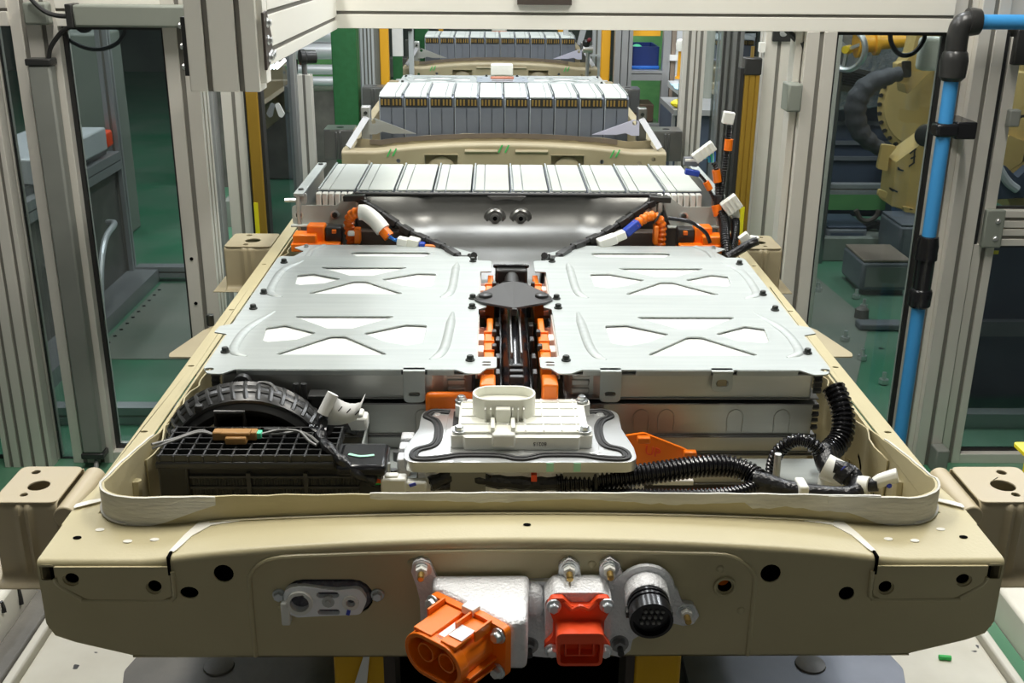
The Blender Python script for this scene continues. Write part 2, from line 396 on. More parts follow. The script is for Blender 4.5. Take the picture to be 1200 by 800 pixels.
# ------------------------------------------------------------------ setting
def struct(b, name, m, **k): return b.build(name, m, kind='structure', **k)
struct(B().box(-7, 7, 1.3, 12, -0.12, 0.0), 'floor', 'floor_green')
struct(B().box(-7, 7, -4, 1.3, -0.12, 0.0), 'floor', 'floor_concrete')
struct(B().box(-7, 7, -4, 12, 4.6, 4.7), 'ceiling', 'ceiling')
struct(B().box(-7.1, -7, -4, 12, -0.12, 4.7), 'wall_left', 'wall')
struct(B().box(7, 7.1, -4, 12, -0.12, 4.7), 'wall_right', 'wall')
struct(B().box(-7, 7, 12, 12.1, -0.12, 4.7), 'wall_back', 'wall')
struct(B().box(-7, 7, -4.1, -4, -0.12, 4.7), 'wall_front', 'wall_light')
for i, (lx, ly, lz, p) in enumerate(LAMPS):
    t = thing('ceiling_luminaire', 'twin tube luminaire hanging above the ' + ('left side of the front tray', 'right side of the front tray', 'aisle in front of the line, an added fill light', 'opening between the inner jambs', 'floor left of the second tray', 'floor right of the second tray', 'middle of the second tray', 'farthest tray', 'machine behind the left pane', 'robots behind the right pane', 'white pipe rack', 'floor right of the farthest tray')[i], 'lamp', (lx, ly, lz), 'luminaires above the line')
    B().box(lx - .13, lx + .13, ly - .66, ly + .66, lz, lz + .05).build('lamp_housing', 'carrier_white', t, bevel=.006)
    for s in (-.06, .06): B().cyl((lx + s, ly - .62, lz - .018), (lx + s, ly + .62, lz - .018), .013, n=10).build('lamp_tube', 'tube_lamp', t)
    for s in (-.5, .5): B().cyl((lx, ly + s, lz + .05), (lx, ly + s, 4.6), .004, n=6).build('hanging_rod', 'aluminium_grey', t)
# ------------------------------------------------------------------ battery cases
ZB = 0.74; XO = 0.597; XI = 0.567; LEN = 1.94
def arch(x): return ZB + 0.030 * max(0.0, 1 - (x / 0.46) ** 2) ** 0.8
def xs_lin(a, b, n): return [a + (b - a) * i / n for i in range(n + 1)]
def topz(x, y): return arch(x) - .45 * (arch(x) - ZB) * max(0, min(1, (y - .012) / .076))
def wob(x, s=1.0, o=0): return mnoise.noise(Vector((x * s, o, 3.1)))
def front_beam(t, holes, face_extra=None):
    # face plate: outline below the rolled edge
    top = [(x, arch(x) - .008) for x in xs_lin(.603, -.603, 48)]
    outline = top + [(-.603, .650), (-.594, .632), (-.57, .622), (-.50, .602), (-.34, .5985), (.34, .5985), (.50, .602), (.57, .622), (.594, .632), (.603, .650)]
    b = B(); b.plate(outline, holes, .002, XZ(0.002))
    rows = []
    for k in range(6):
        a = math.pi / 2 * k / 5
        rows.append([(x, .008 - .008 * math.cos(a), arch(x) - .008 + .008 * math.sin(a)) for x in xs_lin(-.603, .603, 48)])
    rows.append([(x, .088, topz(x, .088) + .001) for x in xs_lin(-.603, .603, 48)])
    rows.append([(x, .120, topz(x, .12)) for x in xs_lin(-.603, .603, 48)])
    b.grid(rows)
    b.strip([(x, .083) for x in xs_lin(-.597, .597, 48)], lambda i: .60, lambda i: topz(-.597 + 1.194 * i / 48, .083) - .0005, .003); b.box(-.50, .50, .0, .085, .5985, .6005)
    for s in (-1, 1): b.box(min(s * .599, s * .602), max(s * .599, s * .602), .003, .085, .64, .738); b.add([(s * .50, 0, .602), (s * .602, 0, .645), (s * .602, .085, .645), (s * .50, .085, .602)], [(0, 1, 2, 3)])
    wb = B(); wb.plate([(-.50, .604), (.50, .604), (.597, .648), (.597, .732), (-.597, .732), (-.597, .648)], [], .002, XZ(.022)); wb.build('beam_shade_plate', 'black_hole', t)  # added black plate stands in for the shade seen through the beam's holes
    return b.build('front_beam', 'beige', t, smooth=40)
def bracket(t, x0, x1, y0, y1, z0, z1, side, name='mounting_bracket', paint='bracket_paint'):
    """hollow sheet bracket: top with holes, ribbed front, flange at the foot"""
    xc = (x0 + x1) / 2; w = x1 - x0
    b = B(); b.plate(rpoly([(x0, y0), (x1, y0), (x1, y1), (x0, y1)], .012), [circ(xc + .002, (y0 + y1) / 2 - .005, w * .17, 18), circ(xc + .018 * side, y1 - .018, w * .07), circ(xc + .008 * side, y0 + .022, w * .06)], .003, XY(z1 - .003))
    o = b.build(name, paint, t, bevel=.001)
    f = B()
    n = 28; prof = []
    for i in range(n + 1):
        u = i / n; x = x0 + w * u
        d = 0.0
        for c in (.42, .56): d -= .006 * math.exp(-((u - c) / .045) ** 2)
        prof.append((x, d))
    rows = []
    for k in range(5):
        a = math.pi / 2 * k / 4; rows.append([(x, y0 + .012 - .012 * math.sin(a) + d * math.sin(a), z1 - .012 + .012 * math.cos(a) - .001) for x, d in prof])
    rows.append([(x, y0 + d, z0 + .012) for x, d in prof])
    for k in range(1, 5):
        a = math.pi / 2 * k / 4; rows.append([(x, y0 - .012 * (1 - math.cos(a)) + d * (1 - k / 4), z0 + .012 - .012 * math.sin(a)) for x, d in prof])
    rows.append([(x, y0 - .03, z0) for x, d in prof])
    f.grid(rows)
    f.build('bracket_front', paint, o, solid=.002, smooth=50)
    s = B(); xo = x0 if side < 0 else x1
    s.box(xo - .001, xo + .001, y0 + .01, y1, z0, z1 - .004); s.box(x0, x1, y1 - .002, y1, z0, z1 - .004)
    s.box(min(xo, xo + side * .028), max(xo, xo + side * .028), y0 - .03, y1, z0 - .001, z0 + .001)
    s.build('bracket_side', paint, o)
    for zz in (z0 + .03, z0 + .065):
        for u in (.2, .8): B().sphere((x0 + w * u, y0 + .001, zz), .006, 10, 6, (1, .35, 1)).build('weld_spot', paint, o)
    return o
def wavy_flange(t, side):
    n = 70; path = []; top = []
    for i in range(n + 1):
        y = .30 + (1.40) * i / n
        path.append((side * (XI - .013 - .005 * math.sin(y * 58) - .004 * wob(y, 20, side)), y)); top.append(ZB - .006 + .007 * wob(y, 14, side * 2) + .004 * math.sin(y * 37))
    b = B(); b.strip(path, lambda i: .66, lambda i: top[i], .0025); return b.build('side_flange', 'beige', t, smooth=60)
def case_front():
    t = thing('battery_case', 'beige painted sheet metal battery tray in the foreground with its front beam full of connectors', 'battery case', (0, 0, .60))
    H = [circ(-.562, .716, .0085, 16, .0075), circ(-.461, .7045, .0085), circ(-.419, .695, .0115, 16, .0085), circ(-.374, .7225, .0125),
         circ(.553, .713, .0085, 16, .0075), circ(.456, .702, .0085), circ(.408, .692, .0100), circ(.309, .7215, .0130), stad(-.2455, .6885, .056, .0255), circ(.2525, .703, .0090),
         rpoly([(-.600, .713), (-.583, .713), (-.583, .735), (-.600, .735)], .003), rpoly([(.583, .713), (.600, .713), (.600, .735), (.583, .735)], .003)]
    front_beam(t, H)
    # welded end patches with rounded edge, proud of the face
    for s in (-1, 1):
        o = [(s * .440, .7335), (s * .440, .692, .010), (s * .452, .686, .008), (s * .545, .687, .012), (s * .578, .708, .01), (s * .581, .7335)]
        hs = [circ(s * (.562 if s < 0 else .553), .716 if s < 0 else .713, .0105, 16, .0095), circ(s * (.461 if s < 0 else .456), .7045 if s < 0 else .702, .0105)]
        ep = B().plate(rpoly(o, 0), hs, .003, XZ(0.0)).build('end_patch', 'beige', t, bevel=.0016)
        B().tube([(s * .437, -.001, .726), (s * .437, -.001, .694), (s * .441, -.001, .687), (s * .452, -.001, .684), (s * .545, -.001, .684), (s * .553, -.001, .687), (s * .578, -.001, .706), (s * .583, -.001, .716)], .0032, 8, 2).build('patch_bead', 'beige', ep)
    # raised bead around the connector field
    path = [(-.343, -.0002, .600)] + [(-.343, -.0002, .70), (-.340, -.0002, .722), (-.325, -.0002, .738)] + [(x, -.0002, .742 + .012 * (1 - (x / .36) ** 2)) for x in xs_lin(-.30, .25, 10)] + [(.272, -.0002, .738), (.287, -.0002, .722), (.290, -.0002, .70), (.290, -.0002, .600)]
    B().tube(path, .0032, 8, 3).build('pressed_bead', 'beige', t)
    for x, z in ((-.528, .716), (-.463, .720), (-.14, .738), (.084, .735), (-.305, .672), (.245, .728), (.276, .667), (.463, .722), (.532, .712)): B().sphere((x, .0, z), .0055, 10, 6, (1, .3, 1)).build('weld_spot', 'beige', t)
    # rolled grommet in the round opening
    B().torus((.2525, -.002, .703), (0, 1, 0), .0125, .0022, 24).build('hole_collar', 'beige', t)
    B().lathe((.2525, .018, .703), (0, -1, 0), [(0, .0001), (0, .0085), (.003, .0085), (.004, .0060)], 18).build('hole_plug', 'orange', t)
    # side rails
    for s in (-1, 1):
        b = B(); hs = [circ(s * .585, y, .006, 10, .0035) for y in (.38, .66, .98, 1.32)]
        o = [(s * .606, .09), (s * .606, .13), (s * XO, .19), (s * XO, LEN), (s * XI, LEN), (s * XI, .09)]
        b.plate(o, hs, .003, XY(ZB - .003))
        b.box(min(s * XO, s * (XO - .003)), max(s * XO, s * (XO - .003)), .19, LEN, ZB - .03, ZB - .001)
        b.build('side_rail', 'beige', t, bevel=.0012)
        w_ = B(); w_.box(min(s * .562, s * .566), max(s * .562, s * .566), .085, LEN, .60, ZB - .004)
        w_.build('side_wall', 'beige', t)
        # pressed pillars along the inner wall
        for y in (.24, .46, .70): B().tube([(s * .561, y, .61), (s * .5605, y + .004, .66), (s * .5605, y + .01, .722)], .009, 8, 3).build('pressed_pillar', 'beige', t)
        seam = B(); seam.tube([(s * .5595, .335, .60), (s * .5590, .338, .66), (s * .5585, .345, .722)], .0016, 6, 2); seam.build('wall_seam', 'black_hole', t)
        wavy_flange(t, s)
        # tab and mid bracket
        tb = B(); y0 = .80 if s < 0 else .81
        tb.plate(rpoly([(s * .596, y0), (s * .668, y0), (s * .672, y0 + .02), (s * .640, y0 + .155), (s * .615, y0 + .20), (s * .596, y0 + .20)], .008), [], .003, XY(.700))
        tb.box(min(s * .594, s * .597), max(s * .594, s * .597), y0, y0 + .2, .70, .735)
        tb.build('side_tab', 'beige_dull', t, bevel=.001)
        bracket(t, *((s * .715, s * .598)[::1] if s < 0 else (.598, .690)), 1.47, 1.60, .632, .742, s, paint='beige_dull')
        bracket(t, *((-.722, -.634) if s < 0 else (.634, .735)), .147, .255, .625, .742, s)
        sp = B(); sp.cyl((s * .622, .140, .722), (s * .622, .262, .722), .016, n=20); sp.build('spacer_tube', 'bracket_paint', t, bevel=.002)
    B().plate([(-.50, .085), (.50, .085), (.566, .30), (.566, LEN), (-.566, LEN), (-.566, .30)], [], .004, XY(.597)).build('floor_pan', 'beige_dull', t)
    B().box(-.595, .595, LEN - .06, LEN, .60, ZB).build('rear_beam', 'beige', t, bevel=.008)
    B().cyl((-.632, .985, .702), (-.632, .985, .728), .008, n=12).build('locating_pin', 'bolt_black', t, bevel=.003)
    # upright flange round the opening
    P = []
    rr = .055
    for y in xs_lin(.50, .165, 14): P.append((-.562, y))
    for k in range(1, 9):
        a = math.pi + math.pi / 2 * k / 8; P.append((-.562 + rr + rr * math.cos(a), .145 + rr * math.sin(a) + .0))
    for x in xs_lin(-.49, .49, 44): P.append((x, .090 + .004 * (1 - (x / .5) ** 2)))
    for k in range(0, 9):
        a = -math.pi / 2 + math.pi / 2 * k / 8; P.append((.562 - rr + rr * math.cos(a), .145 + rr * math.sin(a)))
    for y in xs_lin(.165, .50, 14): P.append((.562, y))
    n = len(P)
    def ft(i):
        x, y = P[i]
        if abs(x) > .555 and y > .15: return ZB + .040 * max(0, 1 - ((y - .15) / .24)) ** 0.8 - .004 + .002 * wob(y, 30, x)
        return ZB + .040 + .004 * (1 - (x / .56) ** 2) + .0025 * wob(x, 18) + .0015 * wob(x, 55)
    def fb(i):
        return min(topz(P[i][0], .09) - .002, ft(i) - .002)
    fl = B(); fl.strip(P, fb, ft, .003); fl.build('front_flange', 'beige', t, smooth=60)
    for lo, hi, nm in ((6, 28, 'l'), (n - 29, n - 7, 'r')):
        Q = P[lo:hi]; m = len(Q)
        c = (0, .3)
        Qo = []
        for (x, y) in Q:
            dx, dy = x - math.copysign(.48, x), y - .17
            l = max(1e-4, math.hypot(dx, dy)); k = .0035
            if abs(x) > .50: Qo.append((x + dx / l * k, y + dy / l * k))
            else: Qo.append((x, y - k))
        def st(i, lo=lo, m=m): return ft(lo + i) + .0012
        def sb(i, lo=lo, m=m, Q=Q):
            x = Q[i][0]; base = topz(x, .09) - .001
            fade = max(0, (.50 - abs(x)) / .13)
            if abs(x) > .555: return min(base + .002, ft(lo + i) - .004)
            f = min(1, fade); top_ = st(i); return min(top_ - .0005, base + (top_ - base) * f ** 1.4 + .009 * wob(x, 45) * f * (1 - f) * 3)
        s = B(); s.strip(Qo, sb, st, .003); s.build('sealant_smear', 'sealant', t, smooth=60)
        # foot of the sealant spread on the tray top and its white streaks
    for s in (-1, 1):
        f = B(); a = []
        for k in range(13):
            th = math.pi * (.98 if s < 0 else .02) + (math.pi / 2 * .9) * k / 12 * (1 if s < 0 else -1)
            a.append((s * .505 + .066 * math.cos(th), .150 - .066 * abs(math.sin(th)) * 1.02))
        inner = [(s * .505 + .05 * math.cos(math.pi * (.98 if s < 0 else .02) + (math.pi / 2 * .9) * k / 12 * (1 if s < 0 else -1)), .150 - .05 * abs(math.sin(math.pi * .02 + math.pi / 2 * .9 * k / 12))) for k in range(13)]
        f.grid([[(x, y, ZB + .0045) for x, y in inner], [(x, y, ZB + .0035) for x, y in a]]); f.build('sealant_foot', 'sealant', t, solid=.003)
        st_ = B(); st_.plate(rpoly([(s * .437, .012), (s * .433, .020), (s * .424, .050), (s * .406, .076), (s * .36, .086), (s * .425, .088), (s * .435, .055), (s * .444, .014)], .001), [], .0012, lambda u, v, w: (u, v, topz(u, v) + .0008 + w)); st_.build('paint_streak', 'white_paint', t); st_ = B()
        st_.plate(rpoly([(s * .570, .150), (s * .604, .128), (s * .604, .140), (s * .59, .150), (s * .570, .158)], .002), [], .001, lambda u, v, w: (u, v, ZB + w + .0026)); st_.build('paint_streak', 'white_paint', t)
        for x, y in ((.505, .046), (.472, .05), (.55, .075)): B().plate(circ(s * x, y, .006, 10, .004), [], .0008, lambda u, v, w: (u, v, topz(u, v) + .0008 + w)).build('paint_spot', 'white_paint', t)
        gap = B(); gap.box(min(s * .4385, s * .4415), max(s * .4385, s * .4415), -.0035, .012, .722, .7475); gap.build('seam_gap', 'black_hole', t)
        h = B(); h.plate(circ(s * .572, .055, .0055, 12, .004), [], .0008, XY(ZB + .0008)); h.build('drain_hole', 'black_hole', t)
    h = B(); h.plate(circ(.004, .046, .005, 14, .004), [], .0008, lambda u, v, w: (u, v, topz(u, v) + .0008 + w)); h.build('drain_hole', 'black_hole', t)
    # crease line under the flange
    cr = B(); cr.tube([(x, .0855, topz(x, .0855) + .0015) for x in xs_lin(-.41, .41, 20)], .0022, 6, 1); cr.build('flange_crease', 'beige', t)
    sm = B(); sm.strip([(x, .0885 + .004 * (1 - (x / .5) ** 2) - .0005) for x in xs_lin(-.20, .47, 60)], lambda i: ZB + .0385 - .008 * abs(math.sin(i * .13)) * (.3 + i / 60) - .006 * abs(wob(i, .35)) - (.010 if 44 < i < 60 else 0), lambda i: ZB + .0425 + .004 * (1 - ((-.2 + .67 * i / 60) / .56) ** 2) + .0012 * wob(i, .4), .003); sm.build('sealant_smear', 'sealant', t, smooth=60)
    return t
case_front()
def case_rear(Y0, label):
    """the same tray turned round: its rear beam faces the camera"""
    t = thing('battery_case', label, 'battery case', (0, Y0, .60))
    top = [(x, arch(x) - .012) for x in xs_lin(.597, -.597, 40)]
    hs = [rpoly([(s * .16 if s > 0 else s * .275, .60), (s * .275 if s > 0 else s * .16, .60), (s * .275 if s > 0 else s * .16, .722), (s * .16 if s > 0 else s * .275, .722)][::1], .012) for s in (-1, 1)]
    hs = [rpoly([(c - .062, .64), (c + .062, .64), (c + .062, .728), (c - .062, .728)], .012) for c in (-.233, .233)]
    hs += [circ(x, z, .008) for x, z in ((-.50, .700), (-.39, .705), (.36, .705), (.50, .700), (.55, .715))]
    b = B(); b.plate(top + [(-.597, .62), (.597, .62)], hs, .003, lambda u, v, w: (u, Y0 - w + .003, v))
    rows = [[(x, Y0 + .012 - .012 * math.cos(math.pi / 2 * k / 5), arch(x) - .012 + .012 * math.sin(math.pi / 2 * k / 5)) for x in xs_lin(-.597, .597, 40)] for k in range(6)]
    rows.append([(x, Y0 + .05, arch(x) + .004) for x in xs_lin(-.597, .597, 40)])
    b.grid(rows); b.build('rear_beam', 'beige_dull', t, smooth=40)
    f = B(); f.strip([(x, Y0 + .045 + .05 * (abs(x) / .55) ** 6) for x in xs_lin(-.55, .55, 50)], lambda i: .74, lambda i: arch(-.55 + 1.1 * i / 50) + .030 + .004 * wob(i * .3), .003)
    f.build('rear_flange', 'beige_dull', t, smooth=60)
    f = B(); f.strip([(x, Y0 + .041 + .05 * (abs(x) / .55) ** 6) for x in xs_lin(-.50, .42, 46)], lambda i: arch(-.5 + .92 * i / 46) + .013 + .005 * wob(i * .7), lambda i: arch(-.5 + .92 * i / 46) + .031, .003); f.build('sealant_smear', 'dark_grey' if False else 'brown_paint', t)
    for c in (-.233, .233):
        r = B(); r.box(c - .06, c + .06, Y0 + .03, Y0 + .035, .63, .735); r.build('recess_back', 'beige_dull', t)
        r = B(); r.strip([(c - .062, Y0 - .002), (c - .062, Y0 + .03)], lambda i: .64, lambda i: .728, .003); r.strip([(c + .062, Y0 - .002), (c + .062, Y0 + .03)], lambda i: .64, lambda i: .728, .003)
        r.box(c - .062, c + .062, Y0 - .004, Y0 + .03, .728, .731); r.build('recess_lip', 'beige_dull', t)
        r = B(); r.lathe((c, Y0 + .028, .67), (0, -1, 0), [(0, .05), (.012, .05), (.018, .04)], 20); r.build('recess_boss', 'beige_dull', t)
    for c in (-.085, .10):
        B().tube([(c - .06, Y0 - .001, .742), (c + .06, Y0 - .001, .742)], .008, 8, 1, flat=.8).build('pressed_bead', 'beige_dull', t)
    g = B()
    for c, z in ((-.42, .735), (-.40, .737), (-.012, .752), (.012, .752), (.40, .735), (.42, .737)): g.bar((c - .010, Y0 - .0045, z - .014), (c + .004, Y0 - .0045, z + .014), .005, .001, (0, 1, 0))
    g.build('chalk_mark', 'green_ink', t)
    for s in (-1, 1):
        b = B(); b.box(min(s * XO, s * XI), max(s * XO, s * XI), Y0 + .05, Y0 + LEN, ZB - .003, ZB); b.box(min(s * .562, s * .566), max(s * .562, s * .566), Y0 + .05, Y0 + LEN, .60, ZB)
        b.build('side_rail', 'beige_dull', t)
        for yy in (.36, 1.70):
            x0, x1 = (-.715, -.598) if s < 0 else (.598, .715)
            k = B(); k.plate(rpoly([(x0, Y0 + yy), (x1, Y0 + yy), (x1, Y0 + yy + .12), (x0, Y0 + yy + .12)], .008), [circ((x0 + x1) / 2, Y0 + yy + .06, .016)], .003, XY(.757)); k.build('bracket_top', 'dark_steel', t)
            k = B(); k.box(x0, x1, Y0 + yy, Y0 + yy + .003, .64, .757); k.box(x0 + .002, x0 + .005, Y0 + yy, Y0 + yy + .12, .64, .757); k.box(x1 - .005, x1 - .002, Y0 + yy, Y0 + yy + .12, .64, .757)
            for u in (.42, .55): k.tube([(x0 + (x1 - x0) * u, Y0 + yy, .645), (x0 + (x1 - x0) * u, Y0 + yy, .75)], .005, 6, 1)
            k.build('mounting_bracket', 'dark_steel', t, bevel=.002)
    B().box(-.566, .566, Y0 + .05, Y0 + LEN, .597, .601).build('floor_pan', 'beige_dull', t)
    B().box(-.595, .595, Y0 + LEN - .05, Y0 + LEN, .60, ZB + .03).build('far_beam', 'beige_dull', t, bevel=.006)
    # gussets: pale triangular strap on the right, dull one on the left
    for s, m in ((1, 'lilac_paint'), (-1, 'steel')):
        q = [(s * .33, .788), (s * .485, .845, .01), (s * .505, .838, .006), (s * .507, .785), (s * .478, .785), (s * .455, .795), (s * .42, .788)]
        B().plate(rpoly(q, 0), [circ(s * .488, .832, .009)], .004, lambda u, v, w: (u, Y0 + .105 - w, v)).build('gusset_strap', m, t, bevel=.001)
        B().bar((s * .512, Y0 + .12, .85), (s * .575, Y0 + .02, .752), .022, .004, (0, 1, 0)).build('stay_strip', 'aluminium_grey', t)
        B().box(min(s * .50, s * .535), max(s * .50, s * .535), Y0 + .115, Y0 + .16, .76, .885).build('end_plate', 'dark_steel' if s > 0 else m, t, bevel=.004)
        B().cyl((s * .517, Y0 + .114, .862), (s * .517, Y0 + .108, .862), .007, n=10).build('end_bolt', 'bolt_black', t)
    return t
case_rear(2.81, 'beige battery tray waiting behind the front one with green chalk marks on its near beam')
case_rear(5.65, 'farthest battery tray at the end of the line under the yellow gantry')
# ------------------------------------------------------------------ flat module stacks under the pressed cover plates
ZL = 0.84
def make_stack(side, name_label):
    s = side                                   # -1 left of the centre channel, +1 right
    t = thing('module_stack', name_label, 'battery module', (s * .27, .70, .61))
    X = lambda u: s * u                        # u is measured outward from the pack's centre
    o = [(.034, .400, .008), (.034, .447, .004), (.066, .447, .004), (.066, .688, .006), (.052, .70, .005), (.052, .735, .005), (.066, .748, .006), (.066, .925, .004), (.044, .927, .003), (.044, 1.005, .008), (.085, 1.010, .01), (.092, 1.037, .004),
         (.486, 1.035, .006), (.490, 1.02, .006), (.490, .604, .003), (.509, .592, .003), (.511, .562, .003), (.488, .552, .003), (.488, .40, .012), (.478, .375, .012), (.455, .372, .010), (.438, .392, .008), (.098, .392, .008), (.080, .376, .008), (.060, .376, .006), (.05, .398, .006)]
    outer = [(X(u), v) for u, v in rpoly(o, 0)]
    holes = []
    xc = .300
    for yc in (.558, .872):
        k = .93 if yc > .7 else 1.0
        for q in ([(-.094, .090), (.090, .090), (.020, .024), (-.024, .024)],
                  [(-.092, -.102), (.094, -.102), (.012, -.014, .01), (-.012, -.014, .01)],
                  [(-.122, -.036), (-.128, .028), (-.098, .042), (-.038, .002), (-.066, -.032), (-.112, -.044)],
                  [(.040, .0), (.108, .046), (.146, .042), (.144, -.046), (.118, -.058), (.082, -.042)]):
            holes.append([(X(xc - a), yc + b_ * k) for a, b_ in rpoly(q, .0055)])
        holes[-4], holes[-3] = holes[-4], holes[-3]
    for (u, v) in ((.050, .412), (.050, .424), (.478, .392)):
        holes.append(stad(X(u), v, .007, .0028) if u < .1 else circ(X(u), v, .0075, 12, .006))
    b = B(); b.plate(outer, holes, .0022, XY(ZL - .0022))
    # rolled front lip
    tp = b.build('cover_plate', 'zinc', t, bevel=.0007)
    ed = B()
    for u0, u1 in ((.10, .142), (.182, .30), (.34, .436)) if s > 0 else ((.10, .142), (.182, .436),):
        ed.box(min(X(u0), X(u1)), max(X(u0), X(u1)), .391, .394, ZL - .010, ZL - .001)
    ed.build('cover_lip', 'zinc', t, bevel=.0008)
    for q in ([(.434, 1.000), (.462, .93), (.464, .83), (.456, .775), (.432, .757)], [(.430, .672), (.458, .58), (.462, .51), (.455, .465), (.432, .448)],
              [(.114, .990), (.116, .94), (.118, .82), (.124, .775), (.138, .757)], [(.112, .672), (.114, .60), (.118, .50), (.126, .455), (.140, .436)]):
        B().tube([(X(u), v, ZL - .001) for u, v in q], lambda k: .0085 * (0.35 + .65 * min(1, 5 * k, 5 * (1 - k))), 10, 5, flat=.62).build('pressed_rib', 'zinc', t)
    B().box(min(X(.07), X(.470)), max(X(.07), X(.470)), .40, 1.025, ZL - .0065, ZL - .0045).build('insulation_sheet', 'white_sheet', t)
    for (u, v) in ((.470, .985), (.470, .777), (.471, .686), (.470, .466), (.078, .749), (.078, .694), (.076, .432), (.082, .999)):
        B().hexbolt((X(u), v, ZL), (0, 0, 1), .0058, .008, 1.35).build('cover_bolt', 'bolt_black', t, bevel=.0006)
    # four layers of cells: each a sheet metal can with its own lips
    zz = [(.790, .832), (.727, .782), (.696, .725), (.640, .693)]
    for i, (z0, z1) in enumerate(zz):
        e = .006 if i == 0 else 0
        q = [(.078, 1.03), (.468, 1.03), (.468 - e, .398, .004), (.135, .398), (.118, .410), (.082, .410, .02), (.074, .43)]
        b = B(); b.plate([(X(u), v) for u, v in rpoly(q, .004)], [], z1 - z0 - .002, XY(z0 + .001))
        o_ = b.build('cell_layer', 'steel', t, bevel=.0035)
        l = B(); l.box(min(X(.075), X(.474)), max(X(.075), X(.474)), .392, 1.03, z1 - .0015, z1 + .0008); l.box(min(X(.075), X(.474)), max(X(.075), X(.474)), .394, 1.03, z0 - .0008, z0 + .0012)
        l.build('layer_lip', 'dark_steel', o_, bevel=.0006)
        tb = B()
        for k in range(4): tb.bar((X(.472), .405 + .004 * (k % 2), z0 + .008 + k * (z1 - z0 - .01) / 4), (X(.472), .40, z0 + .014 + k * (z1 - z0 - .01) / 4), .012, .006)
        tb.build('edge_clip', 'beige_dull' if i == 3 else 'dark_grey', o_)
        if i == 1:
            for u in ((.115, .195, .235, .345, .42) if s > 0 else (.15, .25, .40)):
                B().tube([(X(u - .012), .3975, z0 + .004), (X(u - .012), .3975, z1 - .022), (X(u), .3975, z1 - .012), (X(u + .012), .3975, z1 - .022), (X(u + .012), .3975, z0 + .004)], .0012, 6, 4).build('pressed_rib', 'steel', o_)
        # stepped copper coloured ends toward the channel are rubbed with reflected orange: bare steel pads
        pd = B()
        for k in range(3): pd.box(min(X(.083), X(.112)), max(X(.083), X(.112)), .4065, .412, z0 + .003 + k * .014, z0 + .013 + k * .014)
        if i == 0: pd.build('terminal_pad', 'steel', o_, bevel=.002)
    B().box(min(X(.08), X(.45)), max(X(.08), X(.45)), .42, 1.02, .605, .64).build('stack_base', 'dark_grey', t)
    # hooked tabs of the cover plate hanging over the front
    for (u, w, zl, kind) in (((.143, .033, .788, 0), (.317, .034, .806, 1)) if s > 0 else ((.162, .034, .787, 0),)):
        h = B()
        if kind == 0: h.plate(rpoly([(X(u) - w / 2, zl, .009), (X(u) + w / 2, zl, .009), (X(u) + w / 2, ZL - .003, 0), (X(u) - w / 2, ZL - .003, 0)], .008), [stad(X(u), zl + .014, .0085, .0035)], .002, XZ(.387))
        else: h.plate(rpoly([(X(u) - w / 2, zl, .009), (X(u) + w / 2, zl, .009), (X(u) + w / 2 - .002, ZL - .003, 0), (X(u) - w / 2 + .002, ZL - .003, 0)], .008), [stad(X(u), zl + .014, .0095, .0065)], .002, XZ(.387))
        h.box(X(u) - w / 2, X(u) + w / 2, .385, .40, ZL - .003, ZL); h.build('hook_tab', 'zinc', t, bevel=.0008)
        if kind: B().box(X(u) - .008, X(u) + .008, .388, .395, zl + .008, zl + .020).build('tab_pad', 'beige_dull', t, bevel=.001)
    # lower cover toward the rear row
    q = [(.075, 1.03), (.075, 1.20, .05), (.15, 1.275), (.475, 1.275, .01), (.498, 1.25), (.470, 1.22), (.488, 1.17), (.488, 1.03)]
    hs = [[(X(a), b_) for a, b_ in rpoly(k, .02)] for k in ([(.17, 1.215), (.375, 1.215), (.33, 1.16), (.21, 1.16)], [(.19, 1.06), (.37, 1.06), (.29, 1.13)])]
    B().plate([(X(u), v) for u, v in rpoly(q, .006)], hs, .002, XY(.798)).build('rear_cover', 'zinc', t, bevel=.0007)
    B().box(min(X(.085), X(.465)), max(X(.085), X(.465)), 1.04, 1.265, .792, .795).build('insulation_sheet', 'white_sheet', t)
    B().box(min(X(.085), X(.465)), max(X(.085), X(.465)), 1.035, 1.26, .61, .79).build('cell_block', 'steel', t, bevel=.004)
    B().tube([(X(.43), 1.265, .80), (X(.452), 1.22, .80), (X(.455), 1.12, .80)], .0075, 8, 4, flat=.6).build('pressed_rib', 'zinc', t)
    B().hexbolt((X(.47), 1.255, .80), (0, 0, 1), .0045, .006).build('cover_bolt', 'bolt_zinc', t)
    return t
stL = make_stack(-1, 'flat module stack with pressed zinc cover on the left of the front tray')
stR = make_stack(1, 'flat module stack with pressed zinc cover on the right of the front tray')
def turned(root, Y0, label):
    loc = Vector(root.location); return dup(root, (-loc.x, Y0 + LEN - loc.y, loc.z), math.pi, label)
